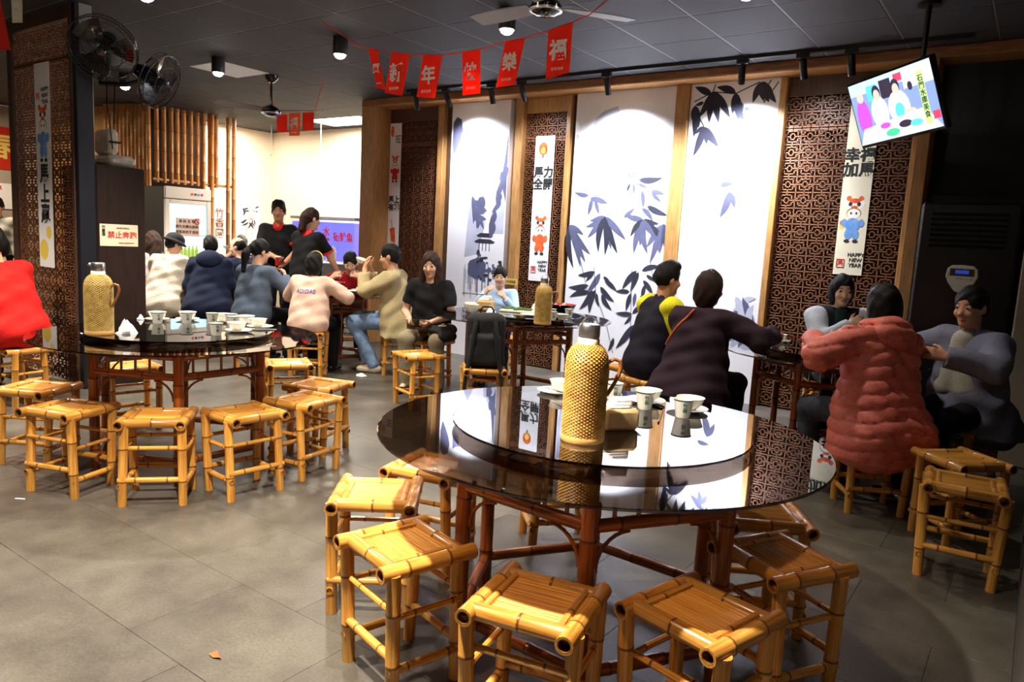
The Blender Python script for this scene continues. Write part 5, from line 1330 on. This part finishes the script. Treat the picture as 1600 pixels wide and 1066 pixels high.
b = MB(); b.bbox((-.74, -.24, .745), (.74, .24, 1.56), .01); b.obj('water', 'tank_water', tk, 0)
boxobj('front_glass', (-.75, -.256, .745), (.75, -.25, 1.64), 'clear_glass', tk); boxobj('rim', (-.76, -.262, 1.60), (.76, .26, 1.64), 'metal_grey', tk)
text('lettering', '水\n庫', .16, 'print_red', tk, (.12, -.262, 1.32), bold=.03); text('lettering', '筍殼魚', .15, 'print_red', tk, (.5, -.262, 1.33), bold=.03)
ct = thing('side_counter', 'steel side counter with squeeze bottles before the fish tank', 'counter', (-8.35, 7.3, 0))
b = MB(); b.bbox((-.5, -.2, 0), (.5, .2, .95), .008); b.obj('body', 'metal_grey', ct, 0); boxobj('worktop', (-.52, -.22, .951), (.52, .22, .98), 'chrome', ct, bev=.006)
for k, x in enumerate((-8.50, -8.40)):
    t = thing('squeeze_bottle', 'white squeeze bottle with pointed tip on the side counter', 'bottle', (x, 7.25, .981), 0, 'squeeze bottles')
    b = MB(); b.lathe([(0, 0), (.04, 0), (.042, .01), (.042, .15), (.034, .17), (0, .17)], 18, capb=False); b.obj('bottle_body', 'porcelain', t); b = MB(); b.lathe([(.034, .17), (.03, .185), (.006, .235), (.004, .25), (0, .25)], 18, capb=False); b.obj('tip', 'porcelain', t)
for x in (-10.35, -9.14):
    t = thing('hanging_rod', 'thin rod hanging from the back room ceiling', 'rod', (x, 7.6, ZC), 0, 'hanging rods'); b = MB(); b.tube([(0, 0, 0), (0, 0, -.5)], .006, 6); b.obj('rod', 'metal_grey', t); b = MB(); b.lathe([(0, -.53), (.016, -.52), (.016, -.5), (0, -.49)], 10, capb=False); b.obj('knob', 'metal_grey', t)
wm = thing('red_poster', 'red festive poster on the kitchen wall beyond the lattice pillar', 'poster', (-13.585, 4.9, 2.45), PI / 2); boxobj('sheet', (-.35, -.005, -.33), (.35, 0, .33), 'flag_red', wm); text('lettering', '春', .42, 'print_gold', wm, (0, -.007, 0), bold=.02)
wm = thing('menu_sheet', 'white menu sheet on the kitchen wall beyond the lattice pillar', 'menu', (-13.585, 4.85, 1.7), PI / 2); boxobj('sheet', (-.3, -.005, -.2), (.3, 0, .2), 'paper_white', wm); text('lettering', '菜單', .08, 'print_red', wm, (0, -.007, .12), bold=.02)
pc = thing('price_card', 'small yellow price card clipped to the wall post', 'card', (-4.96, 6.925, .96)); boxobj('card', (-.085, -.004, -.035), (.085, 0, .035), 'print_gold', pc); text('lettering', '今日特餐', .035, 'print_brown', pc, (0, -.006, 0), bold=.02)

# ---- ceiling fans
def ceiling_fan(loc, z, rz, label, blade_m='metal_grey'):
    t = thing('ceiling_fan', label, 'fan', (loc[0], loc[1], ZC - .004), rz); d = ZC - .004 - z
    b = MB(); b.lathe([(.0, -.075), (.03, -.075), (.075, -.03), (.08, 0), (0, 0)], 24, capb=False); b.obj('canopy', 'gloss_black', t)
    b = MB(); b.tube([(0, 0, -.05), (0, 0, -d + .05)], .012, 10); b.obj('rod', 'gloss_black', t)
    b = MB(); b.lathe([(0, -d - .06), (.06, -d - .055), (.1, -d - .03), (.105, -d), (.08, -d + .03), (.03, -d + .06), (0, -d + .06)], 28, capb=False); b.obj('motor', 'gloss_black', t)
    b = MB(); b.lathe([(.1, -d - .034), (.106, -d - .03), (.108, -d - .02), (.102, -d - .018)], 28); b.obj('trim_ring', 'chrome', t)
    bm = MB(); n = 8; vs = []; fs = []
    for k in range(n + 1):
        u = k / n; x = .12 + .5 * u; w = .055 + .03 * math.sin(PI * u * .8); zt = .012
        for sgn in (-1, 1):
            for th in (0, .006): vs.append((x, sgn * w, -d + sgn * zt + th))
    for k in range(n):
        a, c = 4 * k, 4 * k + 4; fs += [(a, c, c + 2, a + 2), (a + 1, a + 3, c + 3, c + 1), (a, a + 1, c + 1, c), (a + 2, c + 2, c + 3, a + 3)]
    fs += [(0, 2, 3, 1), (4 * n, 4 * n + 1, 4 * n + 3, 4 * n + 2)]; bm.add(vs, fs); me = bm.mesh('blade', blade_m, 30)
    for k in range(3): inst('blade', me, t, (0, 0, 0), (0, 0, 2 * PI / 3 * k))
ceiling_fan((-7.2, 5.28), 2.72, R(20), 'black ceiling fan hanging near the back room', 'wood_dark')
ceiling_fan((-2.79, 4.12), 2.93, R(55), 'ceiling fan with pale blades close under the ceiling tiles above the aisle')

# ---- red bunting
def hang_flag(p0, p1, h, m, ch, label, group=None, slant=0.0, wd=None):
    # a pennant hanging from two points of the string
    p0 = Vector(p0); p1 = Vector(p1); x = p1 - p0; w = x.length; ang = math.atan2(x.y, x.x)
    t = thing('festive_flag', label, 'flag', p0, ang, group); dz = p1.z - p0.z; wh = math.hypot(x.x, x.y)
    b = MB(); n = 6; vs = []
    for yy in (.0, .0012):
        for i in range(n + 1):
            for j in range(n + 1):
                u, v = i / n, j / n; vs.append((wh * u + slant * v, yy + .004 * math.sin(2.4 * v + 2 * u) * v, dz * u - h * v))
    fs = []; N = (n + 1) ** 2
    for i in range(n):
        for j in range(n):
            a = i * (n + 1) + j; fs.append((a, a + n + 1, a + n + 2, a + 1)[::-1]); fs.append((N + a, N + a + n + 1, N + a + n + 2, N + a + 1))
    b.add(vs, fs); b.obj('cloth', m, t)
    if ch:
        o = text('lettering', ch, wh * .74, 'print_white', t, (wh * .5 + slant * .5, -.0085, dz * .5 - h * .5), bold=.03); 
        text('lettering', '新年快樂', wh * .13, 'print_white', t, (wh * .5 + slant * .85, -.007, dz * .5 - h * .86))
        o.data.transform(Matrix.Diagonal((1, 1, 1, 1)))
S = [(-4.51, 2.859), (-4.40, 2.829), (-4.24, 2.795), (-3.94, 2.738), (-3.815, 2.726), (-3.636, 2.704), (-3.46, 2.708), (-3.296, 2.712), (-3.1, 2.739), (-2.935, 2.745), (-2.743, 2.771), (-2.573, 2.80), (-2.45, 2.83)]
t = thing('bunting_string', 'thin red string carrying the festive flags over the aisle', 'string', (-3.5, 4.1, 2.7))
b = MB(); b.tube([(-4.95, 4.1, ZC - .005)] + [(x, 4.1, z + .002) for x, z in S] + [(-2.0, 4.1, ZC - .005)], .0035, 6); b.v = [(v[0] + 3.5, v[1] - 4.1, v[2] - 2.7) for v in b.v]; b.obj('string', 'flag_red', t)
FL = [((-4.40, 2.829), (-4.30, 2.81), .3, '賀', .10, 'twisted'), ((-4.15, 2.778), (-3.96, 2.742), .29, '新', -.06, 'reading new'), ((-3.83, 2.727), (-3.645, 2.705), .29, '年', -.05, 'reading year'),
      ((-3.46, 2.708), (-3.30, 2.712), .29, '快', .02, 'reading joy'), ((-3.09, 2.74), (-2.93, 2.745), .29, '樂', -.06, 'glowing beside the downlight'), ((-2.75, 2.77), (-2.57, 2.80), .30, '福', .0, 'reading fortune')]
for (a, za), (c, zc), h, ch, sl, w in FL: hang_flag((a, 4.1, za), (c, 4.1, zc), h, 'flag_red', ch, 'red festive flag ' + w + ' on the bunting over the aisle', None, sl)
for k, (x0, m_) in enumerate(((-7.53, 'flag_red'), (-7.30, 'flag_orange'), (-7.06, 'flag_red'))):
    hang_flag((x0, 5.6, 2.75), (x0 + .2, 5.6, 2.74), .2 if k != 1 else .25, m_, '福' if k == 1 else None, ('small red pennant by the black ceiling fan, nearest the back room', 'orange pennant between two red ones by the black ceiling fan', 'small red pennant by the black ceiling fan, nearest the wall beam')[k])
b = MB(); b.tube([(-7.7, 5.6, ZC - .004), (-7.53, 5.6, 2.75), (-6.86, 5.6, 2.74), (-6.7, 5.6, ZC - .004)], .003, 6); o = b.obj('bunting_string', 'flag_red'); tag(o, 'short red string holding the pennants by the black fan', 'string')
FTL = [(-6.801, 2.405, 3.09), (-6.691, 2.459, 3.09), (-6.596, 2.505, 3.09), (-6.512, 2.547, 3.09)]
hang_flag(FTL[0], FTL[1], .42, 'flag_red', None, 'long red flag hanging in front of the lattice pillar', None, .09); hang_flag(FTL[2], FTL[3], .22, 'paper_cream', '福', 'cream flag with red print in front of the lattice pillar')

# ---- tilted television on a ceiling arm
tv = thing('television', 'tilted flat television showing a programme, hung from the ceiling', 'television', (-.909, 5.421, 2.43))
Ya, Ti, Ro = -.688, .376, .064
r_ = Vector((math.cos(Ya), math.sin(Ya), 0)); n_ = Vector((math.sin(Ya), -math.cos(Ya), 0)); n2 = n_ * math.cos(Ti) + Vector((0, 0, -1)) * math.sin(Ti); u_ = n2.cross(r_)
if u_.z < 0: u_ = -u_
r2 = r_ * math.cos(Ro) + u_ * math.sin(Ro); u2 = -r_ * math.sin(Ro) + u_ * math.cos(Ro)
tv.rotation_euler = Matrix(((r2.x, -n2.x, u2.x), (r2.y, -n2.y, u2.y), (r2.z, -n2.z, u2.z))).to_euler()
def scr(nm, c, e=1.15): return mat('screen_' + nm, (5, 5, 8), .4, emit=c, estr=e)
b = MB(); b.bbox((-.37, -.005, -.225), (.37, .04, .225), .008); b.obj('casing', 'gloss_black', tv, 0)
cols_ = ['bg', 'sky', 'white', 'skin', 'hair', 'purple', 'green', 'table', 'cyan', 'strip', 'red']
for nm, c in zip(cols_, ((120, 140, 190), (170, 200, 225), (245, 240, 245), (226, 176, 160), (40, 32, 50), (176, 70, 190), (60, 180, 130), (190, 198, 226), (80, 200, 220), (176, 226, 120), (190, 60, 90))): scr(nm, c)
b = MB()
def rect(x0, x1, z0, z1, mi, y): b.poly([(x0, y, z0), (x1, y, z0), (x1, y, z1), (x0, y, z1)], mi)
def oval(cx, cz, rx, rz, mi, y, n=18): b.poly([(cx + rx * math.cos(2 * PI * k / n), y, cz + rz * math.sin(2 * PI * k / n)) for k in range(n)], mi)
Y_ = [-.0055]
def ny(): Y_[0] -= .00012; return Y_[0]
rect(-.355, .355, -.205, .21, 0, ny()); rect(-.355, .355, .13, .21, 1, ny()); rect(.12, .355, .08, .2, 2, ny()); rect(-.2, -.1, .07, .17, 8, ny()); rect(-.08, .02, .06, .18, 4, ny()); rect(.05, .12, .14, .19, 10, ny())
oval(-.27, -.03, .06, .13, 5, ny()); oval(-.27, .11, .03, .035, 3, ny())
for cx, w in ((-.12, .075), (.05, .09)):
    oval(cx, -.02, w, .11, 2, ny()); oval(cx, .115, .036, .048, 4, ny()); oval(cx, .098, .027, .036, 3, ny())
oval(.05, -.04, .04, .05, 8, ny()); oval(.13, -.06, .05, .018, 3, ny()); oval(.17, .09, .02, .028, 4, ny())
b.poly([(-.355, ny(), -.205), (.355, Y_[0], -.205), (.25, Y_[0], -.06), (-.3, Y_[0], -.1)], 7)
for cx, cz, rx, m_ in ((-.2, -.13, .05, 2), (-.1, -.11, .045, 5), (-.05, -.165, .06, 6), (.07, -.13, .055, 4), (.16, -.14, .05, 8), (-.26, -.17, .04, 2)): oval(cx, cz, rx, rx * .42, m_, ny())
rect(.235, .285, -.17, .16, 9, ny()); rect(.30, .355, -.15, -.1, 10, ny())
b.obj('screen', ['screen_' + c for c in cols_], tv, 0)
text('caption', '石\n門\n水\n庫\n美\n食', .045, 'screen_hair', tv, (.26, ny() - .0005, -.0), bold=.02)
tvm = (Matrix.Translation(tv.location) @ tv.rotation_euler.to_matrix().to_4x4()).inverted()
b = MB(); c0 = Vector((-.80, 5.60, ZC - .004))
b.lathe([(0, -.02), (.07, -.02), (.07, 0), (0, 0)], 20, c=c0); b.tube([c0 + Vector(p) for p in ((0, 0, -.01), (0, 0, -.55), (-.085, -.149, -.65))], .018, 10)
b.v = [tuple(tvm @ Vector(v)) for v in b.v]; b.obj('ceiling_arm', 'metal_black', tv)

# ---- hanging paper scrolls
def scroll(x0, x1, z0, z1, y, label, chars, fig, rzf=True, lantern='print_orange', happy_top=False, back='paper_white'):
    w = x1 - x0; h = z1 - z0; t = thing('paper_scroll', label, 'scroll', ((x0 + x1) / 2, y, z0)); boxobj('sheet', (-w / 2, -.003, 0), (w / 2, 0, h), back, t)
    K = ['print_orange', 'print_white', 'print_black', fig, 'print_yellow', 'print_brown']
    cur = [MB()]
    def ov(cx, cz, rx, rz, mi, n=20): cur[0].poly([(cx + rx * math.cos(2 * PI * k / n), -.0038 - .00008 * len(cur[0].f), cz + rz * math.sin(2 * PI * k / n)) for k in range(n)], mi)
    def done(nm): cur[0].obj(nm, K, t, 0); cur[0] = MB()
    return t, w, h, ov, cur, done
def festive_figure(ov, zc, w):
    # a plain child-like festive figure in a tunic under a lion dance hat
    s = w / .24
    ov(0, zc + .17 * s, .085 * s, .055 * s, 1); ov(-.05 * s, zc + .215 * s, .022 * s, .022 * s, 0); ov(.05 * s, zc + .215 * s, .022 * s, .022 * s, 0); ov(0, zc + .195 * s, .05 * s, .022 * s, 0)
    ov(-.035 * s, zc + .165 * s, .016 * s, .018 * s, 2); ov(.035 * s, zc + .165 * s, .016 * s, .018 * s, 2); ov(0, zc + .14 * s, .03 * s, .012 * s, 0)
    ov(0, zc + .085 * s, .06 * s, .05 * s, 5); ov(0, zc + .08 * s, .055 * s, .045 * s, 1); ov(-.022 * s, zc + .085 * s, .008 * s, .011 * s, 2); ov(.022 * s, zc + .085 * s, .008 * s, .011 * s, 2)
    ov(0, zc - .02 * s, .06 * s, .065 * s, 3); ov(-.07 * s, zc - .0 * s, .025 * s, .035 * s, 3); ov(.07 * s, zc - .0 * s, .025 * s, .035 * s, 3); ov(-.03 * s, zc - .1 * s, .03 * s, .045 * s, 3); ov(.03 * s, zc - .1 * s, .03 * s, .045 * s, 3)
    ov(-.035 * s, zc - .16 * s, .024 * s, .014 * s, 2); ov(.035 * s, zc - .16 * s, .024 * s, .014 * s, 2)
SY = 6.996
def seal(t, x, z, s):
    b = MB(); b.tube([(x - s, -.0045, z - s * 1.15), (x + s, -.0045, z - s * 1.15), (x + s, -.0045, z + s * 1.15), (x - s, -.0045, z + s * 1.15)], .003, 4, closed=True); b.obj('seal_frame', 'print_red', t); text('seal_mark', '馬', s * 1.7, 'print_red', t, (x, -.0045, z))
t, w, h, ov, cur, done = scroll(-4.77, -4.515, .99, 2.60, SY, 'white scroll with a lantern and an orange clad figure on the narrow lattice', 0, 'print_orange')
ov(-.02, h - .14, .058, .07, 0); ov(-.02, h - .16, .03, .035, 4); ov(-.02, h - .225, .012, .02, 5); done('printed_lantern'); festive_figure(ov, .48, w); done('printed_figure')
text('lettering', '馬力\n全開', .13, 'print_black', t, (0, -.0045, h - .47), bold=.035); text('lettering', 'HAPPY\nNEW\nYEAR', .045, 'print_black', t, (.055, -.0045, .17), bold=.02); seal(t, -.065, .13, .03)
t, w, h, ov, cur, done = scroll(-1.505, -1.27, 1.29, 2.75, SY, 'white scroll with a blue clad figure on the wide lattice below the television', 0, 'print_blue', back='paper_cream')
festive_figure(ov, .45, w); done('printed_figure'); ov(-.085, .43, .022, .04, 4); ov(-.085, .45, .02, .022, 0); done('printed_lantern')
text('lettering', '幸福\n加馬', .125, 'print_black', t, (0, -.0045, h - .50), bold=.035); text('lettering', 'HAPPY\nNEW\nYEAR', .045, 'print_black', t, (.055, -.0045, .13), bold=.02); seal(t, -.065, .1, .03)
t, w, h, ov, cur, done = scroll(-7.05, -6.85, 1.26, 2.84, SY, 'white scroll with red figure and an orange drink on the dark end lattice', 0, 'print_red')
ov(-.06, h - .1, .03, .07, 0); done('printed_lantern'); festive_figure(ov, .98, w); done('printed_figure'); b = cur[0]; b.poly([(-.03, -.0052, .08), (.05, -.0052, .06), (.03, -.0052, .26), (-.06, -.0052, .24)], 0); b.poly([(-.02, -.0056, .24), (-.012, -.0056, .24), (-.03, -.0056, .36), (-.038, -.0056, .36)], 2); done('printed_drink')
text('lettering', '馬上\n有錢', .1, 'print_black', t, (0, -.0045, .56), bold=.035); text('lettering', 'HAPPY\nNEW\nYEAR', .036, 'print_black', t, (.045, -.0045, h - .2), bold=.02)
t, w, h, ov, cur, done = scroll(-7.18, -6.90, .985, 2.70, PY + .013, 'white scroll with a pale blue figure on the lattice pillar', 0, 'print_blue')
festive_figure(ov, 1.1, w); done('printed_figure'); ov(.05, .3, .05, .055, 4); done('printed_coin'); ov(-.05, .15, .08, .09, 4); done('printed_ingot')
text('lettering', '馬\n上\n贏', .17, 'print_black', t, (0, -.0045, .62), bold=.035); text('lettering', 'HAPPY\nNEW\nYEAR', .05, 'print_black', t, (.05, -.0045, h - .27), bold=.02); seal(t, -.08, h - .27, .025)

# ---- floor standing air conditioner in the dark niche
ac = thing('air_conditioner', 'tall black floor standing air conditioner with a white control panel', 'air conditioner', (-.49, 6.78, 0))
b = MB(); b.bbox((-.33, -.2, 0), (.33, .2, 1.9), .02); b.obj('body', 'metal_black', ac, 0)
for k in range(7): boxobj('louvre', (-.25, -.21, 1.56 + .04 * k), (.25, -.201, 1.58 + .04 * k), 'gloss_black', ac)
s = SDF(); 
b = MB(); pts = [(.72 * x, z) for x, z in [(-.15, 1.34), (-.14, 1.40), (-.10, 1.425), (0, 1.43), (.10, 1.425), (.14, 1.40), (.15, 1.34), (.12, 1.29), (.06, 1.23), (.02, 1.215), (-.02, 1.215), (-.06, 1.23), (-.12, 1.29)]]
n = len(pts); b.add([(x, -.202, z) for x, z in pts] + [(x * .94, -.222, (z - 1.33) * .94 + 1.33) for x, z in pts], [tuple(range(n, 2 * n))] + [(i, (i + 1) % n, n + (i + 1) % n, n + i) for i in range(n)]); o = b.obj('control_panel', 'porcelain', ac)
boxobj('display_surround', (-.08, -.2245, 1.345), (.08, -.2225, 1.40), 'wood_dark', o); boxobj('display', (-.045, -.2262, 1.362), (.045, -.2248, 1.39), scr('blue', (40, 60, 150), .5), o)
for k in range(4): 
    b = MB(); b.lathe([(0, 0), (.008, 0), (.007, .004), (0, .005)], 10); q = b.obj('button', 'chrome', o); q.location = (-.03 + .03 * k, -.2225, 1.325); q.rotation_euler = (PI / 2, 0, 0)

# ---- pair of wall fans on the pillar
def wall_fan(c, n, r, label, rz=0):
    t = thing('wall_fan', label, 'fan', c); t.rotation_euler = Vector(n).to_track_quat('Z', 'Y').to_euler()
    b = MB()
    for z, rr in ((.05, r), (0, r * 1.0), (.085, r * .62), (-.05, r * .7), (.098, r * .2)): b.tube([(rr * math.cos(a), rr * math.sin(a), z) for a in [2 * PI * k / 40 for k in range(40)]], .0045 if rr > r * .9 else .0025, 6, closed=True)
    b.obj('cage_rings', 'gloss_black', t)
    b = MB()
    for k in range(56):
        a = 2 * PI * k / 56; ca, sa = math.cos(a), math.sin(a)
        b.tube([(r * .12 * ca, r * .12 * sa, .1), (r * .62 * ca, r * .62 * sa, .086), (r * ca, r * sa, .05), (r * ca, r * sa, 0), (r * .7 * ca, r * .7 * sa, -.05), (r * .3 * ca, r * .3 * sa, -.06)], .0014, 4)
    b.obj('cage_wires', 'metal_dark', t)
    for k in range(3):
        b = MB(); vs = []; 
        for i in range(8):
            u = i / 7; rr = r * (.12 + .76 * u)
            for j in range(5):
                a = 2 * PI / 3 * k + (j / 4 - .5) * (1.3 - .25 * u); vs.append((rr * math.cos(a), rr * math.sin(a), .02 + .05 * (j / 4 - .5)))
        b.add(vs, [(i * 5 + j, i * 5 + j + 1, i * 5 + j + 6, i * 5 + j + 5) for i in range(7) for j in range(4)]); b.obj('blade', 'gloss_black', t)
    b = MB(); b.lathe([(0, .105), (r * .12, .1), (r * .14, .05), (r * .14, 0), (r * .3, -.02), (r * .32, -.1), (r * .22, -.19), (0, -.2)], 24, capb=False); b.obj('motor', 'gloss_black', t)
    return t
wall_fan((-6.18, 2.98, 2.76), (.62, -.55, -.55), .25, 'black wall fan facing out from the top of the pillar')
wall_fan((-6.02, 3.32, 2.57), (.80, .45, -.4), .22, 'black wall fan turned sideways on the pillar')
t = thing('fan_bracket', 'black bracket with drooping cables holding the two pillar fans', 'bracket', (-6.4, 3.06, 2.5))
b = MB(); b.tube([(-.02, .0, .05), (.08, .02, .1), (.14, .0, .22)], .02, 8); b.tube([(-.02, 0, .02), (.15, .12, .02), (.26, .2, .06)], .02, 8); b.obj('arm', 'metal_black', t)
b = MB(); b.tube([(.05, .02, .06), (.03, .03, -.15), (.04, .05, -.35), (.05, .06, -.5)], .005, 6); b.tube([(.1, .06, .04), (.07, .07, -.1), (.06, .07, -.3)], .005, 6); b.obj('cable', 'gloss_black', t)

# ---- litter on the floor
tissue_heap(-5.44, 5.09, 'crumpled white tissue dropped on the floor of the aisle', 0.0, .045, 3).scale = (1.4, 1, .4)
b = MB(); b.poly([(-.03, -.01, .004), (.0, -.014, .004), (.03, .0, .01), (.005, .006, .003), (-.02, .016, .008)]); b.poly([(-.02, .016, .0085), (.005, .006, .0035), (-.01, -.006, .0005)]); o = b.obj('paper_scrap', 'print_orange', None, 0); o.location = (-2.08, 1.33, 0); tag(o, 'small orange scrap lying on the grey floor', 'scrap')
b = MB(); b.bbox((-.025, -.005, 0), (.025, .005, .003), .001); o = b.obj('paper_scrap', 'paper_white', None, 0); o.location = (-4.06, 1.5, 0); o.rotation_euler = (0, 0, .6); tag(o, 'tiny white paper strip on the grey floor', 'scrap')
